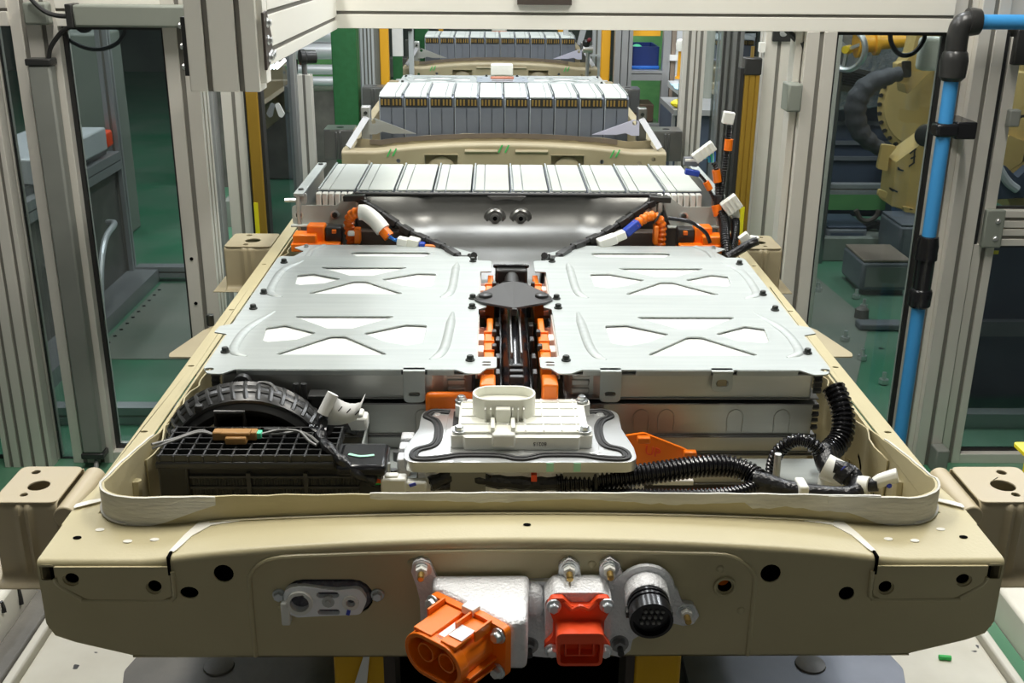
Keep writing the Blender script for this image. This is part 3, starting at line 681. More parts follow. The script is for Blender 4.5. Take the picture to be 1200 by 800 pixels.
for Y0, nm in ((2.81, 'in the second tray'), (5.65, 'in the farthest tray')):
    turned(stR, Y0, 'pale zinc covered module stack %s, left of its white connector' % nm)
    turned(stL, Y0, 'pale zinc covered module stack %s, right of its white connector' % nm)
    c = thing('bridge_plate', 'zinc bridge plate with black holes %s behind the module row' % nm, 'plate', (0, Y0 + 1.18, .84))
    B().plate(rpoly([(-.12, Y0 + 1.16), (.12, Y0 + 1.16), (.12, Y0 + 1.36), (-.12, Y0 + 1.36)], .01), [circ(a, Y0 + b_, .009) for a, b_ in ((-.1, 1.2), (.1, 1.2), (-.1, 1.3), (.1, 1.3), (-.055, 1.33), (.055, 1.33))] + [rpoly([(-.05, Y0 + 1.18), (.05, Y0 + 1.18), (.05, Y0 + 1.24), (-.05, Y0 + 1.24)], .005)], .003, XY(.853)).build('bridge_sheet', 'zinc_blue', c, bevel=.0008)
    B().box(-.055, .055, Y0 + 1.26, Y0 + 1.29, .856, .866).build('cross_bar', 'copper', c, bevel=.002)
    B().box(-.11, .11, Y0 + 1.17, Y0 + 1.35, .80, .853).build('bridge_block', 'dark_steel', c)
    B().prof('Z', .845, .90, (-.055, .055), (Y0 + 1.50, Y0 + 1.545), (), (), .01, .01).build('connector_block', 'cream_plastic', bevel=.006, label='cream connector block standing up at the far end %s' % nm, cat='connector')
# ------------------------------------------------------------------ upright battery modules in a row
def make_module():
    t = thing('battery_module', 'x', 'battery module', (0, 0, 0))
    W = .0915
    b = B(); b.plate(rpoly([(.002, .0), (.350, .0), (.350, .285), (.032, .285), (.006, .274)], 0), [], W, lambda u, v, w: (w - W / 2, u, v)); b.build('housing', 'module_grey', t, bevel=.0015)
    for s in (-1, 1):
        p = B(); p.plate(rpoly([(s * .0225 - .0205, .03), (s * .0225 + .0205, .03), (s * .0225 + .0205, .238), (s * .0225 - .0205, .238)], .003), [circ(s * .0225, .085, .0042, 10)], .003, XZ(0.001)); p.build('front_panel', 'module_grey', t, bevel=.0008)
    B().box(-.040, .040, -.001, .006, .243, .273).build('terminal_tray', 'black_plastic', t)
    g = B()
    for k in range(6): g.box(-.036 + .0125 * k + (.003 if k > 2 else -.002), -.036 + .0125 * k + .0065 + (.003 if k > 2 else -.002), -.004, .003, .247, .269)
    g.build('contact_pins', 'gold', t)
    B().box(-W / 2, -W / 2 + .004, -.002, .012, .01, .272).build('edge_rail', 'zinc_blue', t, bevel=.001)
    for (x0, x1) in ((-.0455, .014), (.016, .037)):
        p = B(); p.plate([(x0, .034), (x1, .034), (x1, .352), (x0, .352)], [], .0035, XY(.2855)); p.add([(x0, .034, .289), (x1, .034, .289), (x1, .002, .278), (x0, .002, .278), (x0, .034, .2855), (x1, .034, .2855), (x1, .002, .2745), (x0, .002, .2745)], [(0, 1, 2, 3), (7, 6, 5, 4), (0, 3, 7, 4), (1, 5, 6, 2)])
        p.build('top_sheet', 'module_top', t, bevel=.001)
    B().box(.039, .0435, .02, .352, .284, .291).build('top_ridge', 'zinc', t, bevel=.0015)
    r = B()
    for k in range(6): r.box(-.043 + k * .0152, -.043 + k * .0152 + .0125, .350, .374, .240, .283)
    r.build('cell_rib', 'white_plastic', t, bevel=.002)
    return t
proto = make_module(); first = True
for Y, rz, nm, z in ((1.785, math.pi, 'of the white topped row in the front tray', .608), (2.955, 0, 'of the gold contact row in the second tray', .640), (5.80, 0, 'of the gold contact row in the farthest tray', .630)):
    for k in range(10):
        x = -.423 + .094 * k
        lab = ('leftmost' if k == 0 else 'rightmost' if k == 9 else ORDN[k] + ' from the left') + ' module ' + nm
        if first: o = proto; first = False; o['label'] = lab
        else: o = dup(proto, label=lab)
        o.location = (x, Y, z); o.rotation_euler = (0, 0, rz); o['group'] = 'upright modules ' + nm
# end frame of the front row
for s, nm in ((-1, 'left'), (1, 'right')):
    t = thing('end_bracket', 'zinc end bracket with two bolts on the %s end of the white topped module row' % nm, 'bracket', (s * .46, 1.41, .81))
    q = [(s * .527, .816, .006), (s * .527, .862, .01), (s * .420, .862, .004), (s * .376, .895, .004), (s * .370, .875), (s * .392, .816, .006)]
    B().plate(rpoly(q, .004), [], .003, XZ(1.412)).build('bracket_plate', 'module_top', t, bevel=.001)
    B().box(min(s * .385, s * .53), max(s * .385, s * .53), 1.395, 1.412, .811, .816).build('bracket_foot', 'module_top', t, bevel=.0015)
    B().prof('Y', 1.40, 1.79, (min(s * .496, s * .520), max(s * .496, s * .520)), (.885, .893), (), ()).build('top_rail', 'zinc', t, bevel=.0015)
    B().box(min(s * .505, s * .515), max(s * .505, s * .515), 1.40, 1.79, .62, .89).build('end_plate', 'steel', t, bevel=.002)
    B().plate(rpoly([(s * .515, .862), (s * .515, .89), (s * .49, .89), (s * .49, .862)], .006), [], .006, XZ(1.420)).build('upper_tab', 'zinc', t)
    B().cyl((s * .515, 1.42, .872), (s * .545, 1.42, .872), .005, n=10).build('side_pin', 'bolt_zinc', t)
    for u in (.511, .424):
        h = B(); h.lathe((s * u, 1.409, .839), (0, -1, 0), [(0, .011), (.002, .011), (.0021, .008)], 18); o_ = h.build('bolt', 'bolt_zinc', t); B().lathe((s * u, 1.4065, .839), (0, -1, 0), [(0, .0075), (.006, .0065), (.0062, .004)], 6).build('bolt_head', 'bolt_black', o_)
    for yy in (1.44, 1.76): B().lathe((s * .508, yy, .893), (0, 0, 1), [(0, .007), (.004, .006)], 12).build('rail_bolt', 'dark_steel', t)
# ------------------------------------------------------------------ pressed spacer panel and its black edge trims
t = thing('spacer_panel', 'dark grey pressed steel panel with two round bosses between module row and channel', 'panel', (0, 1.3, .75))
rows = []
for (y, z, hw) in ((1.408, .894, .372), (1.402, .888, .37), (1.394, .874, .342), (1.386, .855, .305), (1.376, .838, .276), (1.360, .822, .25), (1.335, .808, .215), (1.29, .799, .165), (1.23, .794, .115), (1.15, .789, .078), (1.06, .785, .068), (.955, .782, .062)):
    r = []
    for k in range(41):
        u = -1 + 2 * k / 40; x = u * hw
        d = 0
        if z > .80:
            d = .016 * (1 / (1 + math.exp(-(abs(x) - .205) / .008))) - .010
            if z > .88: d *= .3
        r.append((x - .006, y - d, z))
    rows.append(r)
B().grid(rows).build('pressed_sheet', 'panel_steel', t, solid=.002, smooth=60)
for x in (-.036, .026):
    B().lathe((x, 1.388, .836), (0, -1, .25), [(0, .028), (.004, .0265), (.008, .021), (.009, .019), (.007, .016), (.008, .012), (.013, .0105), (.014, .0055), (.0125, .005), (.0125, .0001)], 24).build('round_boss', 'panel_steel', t, smooth=50)
    B().lathe((x, 1.3745, .8395), (0, -1, .25), [(0, .0055), (.0006, .005)], 12).build('boss_hole', 'black_hole', t)
B().box(-.372, .355, 1.396, 1.412, .889, .8955).build('top_seal', 'black_rubber', t, bevel=.002)
B().plate([(-.055, .890), (.04, .890), (.025, .878), (-.005, .882), (-.04, .878)], [], .004, XZ(1.398)).build('centre_clip', 'dark_steel', t, bevel=.001)
for s, nm in ((-1, 'left'), (1, 'right')):
    t = thing('edge_trim', 'black clip-on edge trim running down the %s edge of the grey spacer panel' % nm, 'trim', (s * .2, 1.3, .78))
    P = [(s * .372 - .006, 1.395, .886), (s * .335 - .006, 1.378, .872), (s * .275 - .006, 1.355, .838), (s * .215 - .006, 1.315, .812), (s * .15 - .006, 1.25, .803), (s * .095 - .006, 1.14, .802), (s * .075 - .006, 1.06, .836)]
    B().tube(P, .0075, 8, 5).build('trim_strip', 'black_rubber', t)
    Q = cat(P, 5)
    for k in range(3, len(Q) - 3, 3): B().bar(Q[k], Q[k + 2], .019, .016).build('trim_clip', 'black_plastic', t, bevel=.002)
    B().bar((s * .392 - .006, 1.39, .884), (s * .34 - .006, 1.385, .888), .02, .014).build('trim_end', 'black_plastic', t, bevel=.002)
# ------------------------------------------------------------------ centre channel: duct and orange terminal covers
t = thing('cable_duct', 'long black plastic cable duct running down the centre channel', 'duct', (-.003, .7, .70))
B().prof('Y', .395, .995, (-.033, .029), (.70, .765), (), ()).build('duct_trough', 'black_plastic', t, bevel=.004)
B().tube([(-.002, .39, .775), (-.002, .55, .79), (-.002, .70, .795), (-.002, .985, .79)], .0235, 14, 4).build('cable_bundle', 'black_gloss', t)
for x in (-.009, .007): B().bar((x, .50, .822), (x, .72, .826), .0035, .012).build('duct_rib', 'dark_steel', t, bevel=.001)
for y in (.43, .455, .48): B().box(-.014, .010, y, y + .012, .795, .812).build('duct_clip', 'black_plastic', t, bevel=.002)
B().box(-.036, .030, .955, .985, .79, .835).build('duct_gate', 'black_plastic', t, bevel=.005)
B().box(-.040, .034, .972, .980, .833, .841).build('gate_bar', 'black_gloss', t, bevel=.003)
B().cyl((-.002, .88, .80), (-.002, .96, .818), .020, .014, 14).build('cable_nose', 'black_plastic', t, bevel=.002)
for s in (-1, 1):
    for k, y in enumerate((.445, .50, .60, .66, .80, .86, .92)):
        B().box(-.002 + s * .030 - .004, -.002 + s * .030 + .004, y, y + .022, .785, .812 + .006 * (k % 2)).build('side_latch', 'black_plastic', t, bevel=.0015)
t = thing('bridge_clip', 'dark lozenge shaped bridge clip across the black duct with two round buttons', 'clip', (-.003, .74, .84))
for s in (-1, 1):
    q = [(-.002, .660), (-.002, .826), (s * .020 - .002, .824), (s * .066 - .002, .765, .01), (s * .073 - .002, .735, .01), (s * .058 - .002, .712, .01)]
    b = B(); b.plate(rpoly(q, .002), [], .004, lambda u, v, w: (u, v, .8445 + w - .12 * max(0, abs(u + .002) - .03) + .003 * (abs(u + .002) < .02)))
    b.build('clip_leaf', 'dark_grey', t, bevel=.0012)
    B().lathe((s * .052 - .002, .742, .842), (0, 0, 1), [(0, .019), (.003, .019), (.004, .013), (.009, .012), (.010, .009)], 20).build('clip_button', 'black_plastic', t, bevel=.0006)
B().box(-.0065, .0025, .655, .69, .838, .851).build('clip_latch', 'black_plastic', t, bevel=.001)
def bus_cover(s, y0, y1, label):
    t = thing('terminal_cover', label, 'cover', (s * .049, (y0 + y1) / 2, .77))
    x0, x1 = (.0385, .054)
    sx = lambda a, b_: (min(s * a, s * b_), max(s * a, s * b_))
    L = y1 - y0
    B().box(*sx(.046, .066), y0, y1, .80, .806).build('cover_tray', 'copper', t)
    B().box(*sx(.038, .055), y0, y0 + L * .62, .79, .826).build('cover_body', 'orange', t, bevel=.002)
    B().box(*sx(.040, .051), y0 + L * .62, y1, .79, .824).build('cover_neck', 'orange', t, bevel=.002)
    for k in range(4): B().box(*sx(.0375, .056), y0 + L * (.05 + .19 * k), y0 + L * (.05 + .19 * k) + .006, .822, .829).build('cover_step', 'orange', t, bevel=.0012)
    for k in range(3): B().box(*sx(.055, .066), y0 + L * (.05 + .24 * k), y0 + L * (.05 + .24 * k) + L * .13, .812, .822).build('white_terminal', 'white_plastic', t, bevel=.0015)
    B().box(*sx(.0645, .068), y0, y1, .80, .831).build('white_edge', 'white_plastic', t)
    for k in range(2): B().box(*sx(.034, .042), y0 + L * (.25 + .3 * k), y0 + L * (.25 + .3 * k) + .014, .825, .835).build('black_latch', 'black_plastic', t, bevel=.0015)
for s, nm in ((-1, 'left'), (1, 'right')):
    bus_cover(s, .452, .685, 'orange terminal cover with white blocks %s of the duct, nearer of the two' % nm)
    bus_cover(s, .752, .955, 'orange terminal cover with white blocks %s of the duct, behind the lozenge clip' % nm)
    B().box(*(sorted((s * .036, s * .060))), .355, .400, .72, .83).build('terminal_end', 'orange', bevel=.003, label='orange block dropping behind the white plug housing on its %s side' % nm, cat='cover')
# ------------------------------------------------------------------ heater unit at the left front
t = thing('heater_unit', 'black ribbed plastic heater box with dark grille in the left front of the tray', 'heater', (-.35, .24, .64))
B().box(-.507, -.190, .205, .262, .64, .778).build('heater_housing', 'black_plastic', t, bevel=.006)
B().prof('Z', .764, .7815, (-.257, -.188), (.176, .252), (), ()).build('smooth_cover', 'black_gloss', t, bevel=.006)
B().tube([(-.243, .214, .782), (-.226, .207, .7822), (-.207, .211, .782)], .0030, 6, 4, flat=.3).build('tick_mark', 'mint_mark', t)
B().prof('Z', .770, .7805, (-.509, -.259), (.190, .2915), (), ()).build('top_tray', 'black_plastic', t, bevel=.003)
for k in range(6):
    y = .193 + k * .0185; B().box(-.507, -.259, y, y + .003, .779, .7905).build('grid_rib', 'black_plastic', t, bevel=.001)
for k in range(13):
    x = -.505 + k * .0202; B().box(x, x + .003, .191, .2905, .779, .790).build('grid_rib', 'black_plastic', t, bevel=.001)
B().box(-.509, -.467, .198, .206, .64, .772).build('front_cheek', 'black_plastic', t, bevel=.003)
for k in range(6):
    z = .754 - k * .0165
    B().box(-.466, -.228, .199, .2055, z - .003, z + .001).build('grille_slat', 'dark_grey', t, bevel=.0008)
    f = B()
    for j in range(58):
        x = -.464 + j * .00405; f.add([(x, .2045, z - .015), (x + .002, .2015, z - .015), (x + .004, .2045, z - .015), (x, .2045, z - .004), (x + .002, .2015, z - .004), (x + .004, .2045, z - .004)], [(0, 1, 4, 3), (1, 2, 5, 4)])
    f.build('grille_fin', 'fin', t)
for x in (-.386, -.306): B().box(x, x + .006, .1975, .203, .66, .76).build('grille_bar', 'dark_grey', t)
B().tube([(-.447, .292, .787), (-.447, .292, .812), (-.405, .292, .812), (-.405, .292, .787)], .0035, 8, 1).build('wire_hook', 'black_plastic', t)
# blower duct: ribbed barrel arch behind the box
t = thing('blower_duct', 'arched black blower duct with a grid of ribs behind the heater box', 'duct', (-.41, .34, .66))
def ap(a, k):      # a: 0..pi along the arch, k: 0 front lip .. 1 back
    cx = -.403 - .016 * k; cz = .735 - .010 * k; rx = .112 + .004 * k; rz = .092 + .003 * k; y = .300 + .075 * k
    bul = math.sin(math.pi * min(1, k * 1.0)) * .012
    return Vector((cx + (rx + bul) * math.cos(a), y, cz + (rz + bul) * math.sin(a)))
def ip(a): p = ap(a, 0); return Vector((-.403 + (p.x + .403) * .76, .302, .735 + (p.z - .735) * .74))
A = [math.pi * i / 30 for i in range(31)]
rows = [[ip(a) + Vector((0, .05, 0)) for a in A], [ip(a) for a in A], [ip(a).lerp(ap(a, 0), .5) + Vector((0, -.008, 0)) for a in A]] + [[ap(a, k / 6) for a in A] for k in range(7)]
B().grid(rows).build('duct_shell', 'black_plastic', t, solid=.003, smooth=60)
for k in (0.0, .25, .5, .75, 1.0): B().tube([ap(a, k) for a in A], .0042, 6, 1).build('hoop_rib', 'black_plastic', t)
for i in range(1, 20):
    a = math.pi * i / 20; B().tube([ap(a, k / 4) + (ap(a, k / 4) - Vector((-.41, ap(a, k / 4).y, .735))).normalized() * .001 for k in range(5)], .0042, 6, 1).build('cross_rib', 'black_plastic', t)
B().torus(Vector((-.385, .325, .824)), (0, -.6, .8), .022, .0035, 28).build('round_boss', 'black_plastic', t)
B().lathe(Vector((-.385, .329, .818)), (0, -.6, .8), [(0, .022), (.007, .020)], 24).build('boss_face', 'black_plastic', t)
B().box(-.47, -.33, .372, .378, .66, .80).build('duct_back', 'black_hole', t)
B().box(-.50, -.32, .300, .372, .655, .70).build('duct_base', 'black_plastic', t)
B().lathe((-.425, .385, .822), (0, -1, 0), [(0, .014), (.012, .014), (.013, .009), (.006, .008)], 18).build('duct_port', 'black_plastic', t)
for x in (-.343, -.331): B().cyl((x, .368, .80), (x + .002, .368, .826), .0055, .0045, 12).build('duct_nipple', 'black_plastic', t)
B().box(-.318, -.296, .355, .375, .76, .806).build('duct_clip', 'black_plastic', t, bevel=.002)
B().prof('Z', .806, .812, (-.322, -.294), (.352, .378), (), ()).build('clip_top', 'black_plastic', t, bevel=.001)
for k, a in enumerate((.35, 2.2, 2.75)): p = ap(a, .1); B().box(p.x - .006, p.x + .006, p.y - .012, p.y, p.z - .004, p.z + .008).build('side_lug', 'black_plastic', t, bevel=.002)
# brown sensor connector lying on the grid
t = thing('sensor_connector', 'brown two piece plug lying on the black heater grid', 'connector', (-.405, .235, .79))
B().box(-.439, -.376, .236, .252, .792, .805).build('plug_body', 'brown_plastic', t, bevel=.002)
B().box(-.418, -.388, .222, .238, .792, .803).build('plug_latch', 'brown_plastic', t, bevel=.002)
B().box(-.425, -.384, .228, .245, .803, .808).build('plug_ridge', 'brown_plastic', t, bevel=.0015)
B().box(-.378, -.370, .238, .250, .794, .803).build('plug_seal', 'green_mark', t, bevel=.001)
B().tube([(-.370, .244, .799), (-.35, .250, .802), (-.33, .245, .805), (-.315, .246, .801), (-.30, .226, .797), (-.288, .215, .795)], .0022, 6, 5).build('sensor_wire', 'wire_grey', t)
B().tube([(-.370, .247, .798), (-.345, .249, .797), (-.32, .25, .800), (-.30, .235, .80), (-.286, .22, .796)], .0022, 6, 5).build('sensor_wire', 'wire_grey', t)
for d in (0, .006): B().tube([(-.439, .246, .797), (-.46, .243 + d, .802), (-.49, .228 + d, .797), (-.515, .205, .795 + d)], .0022, 6, 5).build('sensor_wire', 'wire_grey', t)
B().box(-.370, -.346, .252, .262, .796, .803).build('wire_clip', 'black_plastic', t, bevel=.002)
# taped harness crossing the heater with a paper flag and two white plugs
t = thing('taped_harness', 'black taped wire bundle with white paper flag crossing the black heater box', 'wire harness', (-.26, .22, .78))
B().tube([(-.272, .28, .835), (-.283, .272, .815), (-.287, .255, .800), (-.281, .228, .796), (-.262, .200, .790), (-.243, .185, .780), (-.222, .180, .765), (-.203, .183, .757)], lambda k: .0075 + .0015 * math.sin(k * 40), 10, 6).build('taped_bundle', 'tape', t)
B().tube([(-.282, .262, .80), (-.285, .29, .79), (-.262, .305, .785), (-.246, .315, .775)], .012, 10, 5).build('taped_branch', 'tape', t)
for k in range(5): B().tube([(-.285, .245, .797), (-.28 - .006 * k, .262, .803), (-.287 + .004 * k, .285, .796)], .0025, 6, 4).build('branch_wire', 'black_gloss', t)
B().tube([(-.285, .262, .822), (-.270, .272, .850)], .0085, 12, 1).build('flag_roll', 'paper', t)
f = B(); rows = []
for i in range(7):
    u = i / 6; rows.append([(-.268 + .045 * u, .272 - .004 * math.sin(u * 3), .846 - .010 * math.sin(u * 2.6) + (.010 if i == 6 else 0)), (-.281 + .045 * u, .262 - .006 * math.sin(u * 3), .806 + .008 * u * u)])
f.grid(rows).build('paper_flag', 'paper', t, solid=.0006, smooth=60)
q = B()
for k in range(3): q.bar((-.262 + .012 * k, .2595, .828 - .003 * k), (-.256 + .012 * k, .2595, .835 - .003 * k), .0016, .0005, (0, 1, 0))
q.build('flag_lettering', 'dark_grey', t)
for i, (m, dz) in enumerate((('orange', 0), ('red_orange', .003), ('green_ink', -.002), ('wire_grey', .006), ('black_gloss', -.004))):
    B().tube([(-.218, .182, .763), (-.208, .182 + dz, .755 + dz), (-.196, .186, .752 + dz)], .0018, 6, 3).build('coloured_wire', m, t)
B().box(-.263, -.226, .298, .325, .778, .800).build('white_plug', 'white_plastic', t, bevel=.004)
B().box(-.258, -.232, .300, .322, .798, .806).build('plug_latch', 'white_plastic', t, bevel=.003)
B().cyl((-.243, .308, .806), (-.240, .308, .8066), .003, n=10).build('ink_dot', 'blue_ink', t)
B().box(-.196, -.160, .180, .200, .738, .760).build('white_plug', 'white_plastic', t, bevel=.003)
B().box(-.166, -.132, .182, .198, .738, .754).build('white_plug', 'white_plastic', t, bevel=.003)
B().box(-.190, -.172, .184, .196, .758, .763).build('plug_latch', 'white_plastic', t, bevel=.0015)
B().bar((-.156, .1815, .749), (-.147, .1815, .752), .0045, .001, (0, 1, 0)).build('ink_dash', 'blue_ink', t)
# ------------------------------------------------------------------ aluminium terminal box with serpentine gasket
t = thing('terminal_box', 'cast aluminium terminal box lid with wavy black gasket at the front of the channel', 'terminal box', (0, .29, .64))
q = [(-.165, .188, .03), (.163, .188, .03), (.163, .235, .02), (.152, .30, .03), (.154, .374, .03), (-.149, .374, .03), (-.150, .30, .03), (-.166, .235, .02)]
B().plate(rpoly(q, .02, 6), [], .016, XY(.766)).build('box_flange', 'machined', t, bevel=.002)
B().plate(rpoly([(-.150, .205), (.148, .205), (.140, .365), (-.138, .365)], .03), [], .10, XY(.666)).build('box_body', 'cast', t, bevel=.004)
B().plate(rpoly([(-.112, .215), (.112, .215), (.118, .375), (-.108, .375)], .02), [], .002, XY(.7805)).build('inner_land', 'machined', t, bevel=.001)
g = [(-.106, .362), (-.130, .365), (-.141, .354), (-.143, .340), (-.130, .325), (-.124, .30), (-.124, .262), (-.130, .242), (-.148, .230), (-.155, .215), (-.150, .197), (-.130, .194), (-.105, .200), (-.085, .206), (-.04, .206), (-.022, .202), (-.010, .196), (.004, .195), (.016, .199), (.028, .205), (.045, .207), (.085, .206), (.110, .198), (.135, .194), (.150, .199), (.153, .215), (.145, .230), (.128, .240), (.121, .26), (.121, .30), (.128, .325), (.142, .340), (.141, .354), (.131, .366), (.108, .363)]
for d, r in ((0, .0032), (.0075, .0028)):
    Q = []
    for i, (x, y) in enumerate(g):
        a = Vector(g[max(i - 1, 0)]); c = Vector(g[min(i + 1, len(g) - 1)]); n_ = (c - a).normalized(); Q.append((x - n_.y * d, y + n_.x * d, .7825))
    B().tube(Q, r, 8, 4).build('gasket_bead', 'black_rubber', t)
Q = []
for i, (x, y) in enumerate(g):
    a = Vector(g[max(i - 1, 0)]); c = Vector(g[min(i + 1, len(g) - 1)]); n_ = (c - a).normalized(); Q.append((x - n_.y * .00375, y + n_.x * .00375, .7815))
B().tube(Q, .0072, 8, 4, flat=.28).build('gasket_seat', 'black_rubber', t)
for x, y in ((-.115, .212), (.112, .212), (.0, .222), (-.125, .355), (.125, .355)): B().lathe((x, y, .782), (0, 0, 1), [(0, .006), (.001, .005), (.0015, .002)], 14).build('rivet', 'machined', t)
for y in (.235, .27, .305): B().box(-.178, -.158, y, y + .024, .735, .764).build('side_lug', 'cast', t, bevel=.003)
for y in (.24, .30): B().cyl((-.184, y, .73), (-.184, y, .745), .006, n=8).build('side_nut', 'dark_steel', t)
B().tube([(.15, .235, .765), (.168, .225, .74), (.172, .23, .70)], .009, 8, 3).build('side_ear', 'cast', t)
m_ = B()
for x in (.035, .073): m_.box(x, x + .010, .1872, .1885, .768, .781)
m_.build('ink_mark', 'mint_mark', t)
B().box(.014, .022, .188, .20, .752, .762).build('orange_pin', 'red_orange', t)
B().box(-.10, -.05, .20, .22, .70, .765).build('box_foot', 'dark_steel', t); B().box(.06, .11, .20, .22, .70, .765).build('box_foot', 'dark_steel', t)
# white plug housing standing on the lid
t = thing('plug_housing', 'white plastic plug housing with oval collar standing on the aluminium lid', 'connector', (0, .30, .783))
q = [(-.100, .232, .004), (-.082, .232, .002), (-.080, .226, .002), (.083, .226, .002), (.085, .232, .002), (.103, .232, .006), (.103, .262, .004), (.098, .272, .004), (.098, .34, .004), (.108, .345, .004), (.108, .365, .006), (-.097, .365, .006), (-.097, .34, .004), (-.090, .335, .003), (-.090, .272, .003), (-.100, .262, .003)]
B().plate(rpoly(q, .004), [], .019, XY(.783)).build('plug_base', 'white_plastic', t, bevel=.002)
B().plate(rpoly([(-.088, .238), (.088, .238), (.088, .355), (-.088, .355)], .006), [], .003, XY(.803)).build('base_deck', 'cream_plastic', t, bevel=.001)
for x in (-.02, .006, .032, .058, .08): B().box(x, x + .0022, .24, .354, .805, .8075).build('deck_rib', 'white_plastic', t)
for y in (.262, .29, .318, .342): B().box(-.086, .086, y, y + .0022, .805, .8075).build('deck_rib', 'white_plastic', t)
o_ = stad(-.0235, .305, .0465, .0275, 10); i_ = stad(-.0235, .305, .0435, .0245, 10)
B().plate(o_, [i_], .034, XY(.804)).build('plug_collar', 'cream_plastic', t, bevel=.0012)
B().plate(i_, [], .002, XY(.822)).build('collar_floor', 'cream_plastic', t)
for k, x in enumerate((-.052, -.044, -.012, -.004, .004)): B().box(x, x + .002, .270, .280, .805, .826).build('collar_rib', 'white_plastic', t)
B().box(-.036, -.014, .266, .28, .805, .828).build('latch_box', 'cream_plastic', t, bevel=.002)
for x in (-.043, -.014): B().box(x, x + .006, .232, .268, .805, .815).build('latch_rail', 'cream_plastic', t, bevel=.001)
B().prof('Z', .789, .809, (-.041, -.008), (.220, .240), (), ()).build('latch_step', 'white_plastic', t, bevel=.003)
for x, y in ((-.088, .243), (.092, .243), (-.088, .353), (.096, .353)):
    b = B(); b.hexbolt((x, y, .804), (0, 0, 1), .0068, .008, 1.5); b.build('plug_bolt', 'bolt_zinc', t, bevel=.0005)
B().text('80215', .0078, lambda u, v, w: (.027 - u, .2257 - w, .7925 - v), .0004).build('moulded_number', 'dark_grey', t)
B().box(-.10, .10, .235, .36, .7815, .7835).build('base_seal', 'black_rubber', t)
# loose metal tray left of the box
t = thing('support_tray', 'small galvanised support tray with punched holes left of the aluminium lid', 'tray', (-.20, .36, .69))
B().plate(rpoly([(-.238, .26), (-.155, .26), (-.155, .46), (-.238, .46)], .004), [circ(-.205, .42, .008), circ(-.222, .40, .005), circ(-.190, .40, .005), circ(-.21, .33, .005)], .003, XY(.70)).build('tray_sheet', 'zinc', t, bevel=.0008)
B().box(-.240, -.237, .26, .385, .70, .742).build('tray_lip', 'zinc', t)
B().cyl((-.19, .22, .71), (-.19, .22, .765), .0045, n=10).build('tray_stud', 'steel', t)
# orange covers beside the box
t = thing('orange_paddle', 'orange plastic paddle cover embossed UP right of the aluminium lid', 'cover', (.23, .33, .68))
q = [(.160, .752, .008), (.192, .757, .012), (.255, .732, .01), (.289, .713, .018), (.300, .690, .006), (.20, .686, .004), (.165, .70, .006)]
B().plate(rpoly(q, .006), [], .006, lambda u, v, w: (u, .335 - w + (v - .70) * .15, v)).build('paddle_sheet', 'orange', t, bevel=.0015)
for x, z in ((.19, .752), (.262, .728)): B().box(x - .010, x + .010, .318, .330, z - .004, z + .006).build('paddle_lug', 'orange', t, bevel=.002)
B().text('UP', .020, lambda u, v, w: (.206 + u + v * .1, .3285 - w + (.728 + v - u * .25 - .70) * .15, .728 + v - u * .28), .0012).build('raised_lettering', 'red_orange', t)
B().box(.205, .268, .31, .325, .682, .690).build('paddle_foot', 'white_plastic', t, bevel=.001)
B().prof('Y', .376, .391, (-.145, -.06), (.735, .806), (), ()).build('bus_cover', 'orange', bevel=.012, seg=4, label='rounded orange busbar cover behind the white plug housing on its left', cat='cover')
# ------------------------------------------------------------------ right front harness
t = thing('main_harness', 'thick black corrugated harness looping along the front right of the tray', 'wire harness', (.25, .22, .70))
B().tube([(-.128, .200, .742), (-.09, .212, .752), (-.04, .208, .744), (.02, .206, .740), (.07, .208, .742)], lambda k: .011 + .001 * math.sin(k * 50), 10, 6).build('taped_bundle', 'tape', t)
B().tube([(-.128, .206, .738), (-.06, .215, .735), (.03, .214, .732), (.07, .212, .736)], .009, 8, 5).build('taped_branch', 'tape', t)
for k in range(5): B().tube([(-.13, .20 + .003 * k, .744), (-.10 + .008 * k, .203, .752 + .002 * k), (-.06 + .008 * k, .204, .742)], .0025, 6, 4).build('loose_wire', 'black_gloss', t)
B().tube([(.05, .208, .740), (.13, .214, .744), (.20, .222, .750), (.26, .232, .754), (.305, .236, .752), (.33, .226, .746), (.342, .210, .742)], .0165, 14, 8, corr=.0065).build('corrugated_sleeve', 'black_gloss', t)
B().tube([(.10, .196, .728), (.20, .188, .730), (.27, .186, .732), (.31, .192, .734), (.335, .203, .738)], .0105, 12, 8, corr=.0055).build('corrugated_sleeve', 'black_gloss', t)
B().torus((.105, .209, .742), (1, .05, .03), .0168, .0022, 20).build('cable_tie', 'black_plastic', t)
B().tube([(.333, .212, .742), (.352, .204, .740), (.375, .196, .736), (.40, .192, .734)], lambda k: .0165 - .004 * k, 12, 5).build('taped_joint', 'tape', t)
B().tube([(.40, .192, .734), (.425, .190, .732), (.455, .190, .730), (.476, .196, .731), (.484, .212, .738)], .0125, 12, 6).build('taped_bundle', 'tape', t)
B().box(.390, .404, .176, .208, .722, .750).build('white_clip', 'white_plastic', t, bevel=.003)
B().tube([(.484, .212, .738), (.478, .225, .748), (.455, .235, .752)], .011, 12, 4).build('taped_bundle', 'tape', t)
t = thing('branch_harness', 'black corrugated tube with white tape rising beside the right module stack', 'wire harness', (.45, .28, .70))
B().tube([(.497, .400, .806), (.503, .380, .790), (.505, .360, .768), (.498, .342, .748), (.480, .325, .737), (.462, .305, .736)], .0185, 14, 8, corr=.008).build('corrugated_sleeve', 'black_gloss', t)
B().tube([(.384, .30, .690), (.384, .298, .725), (.390, .292, .75), (.408, .285, .770), (.430, .278, .770), (.446, .272, .756), (.452, .266, .745)], .0105, 12, 8, corr=.006).build('corrugated_sleeve', 'black_gloss', t)
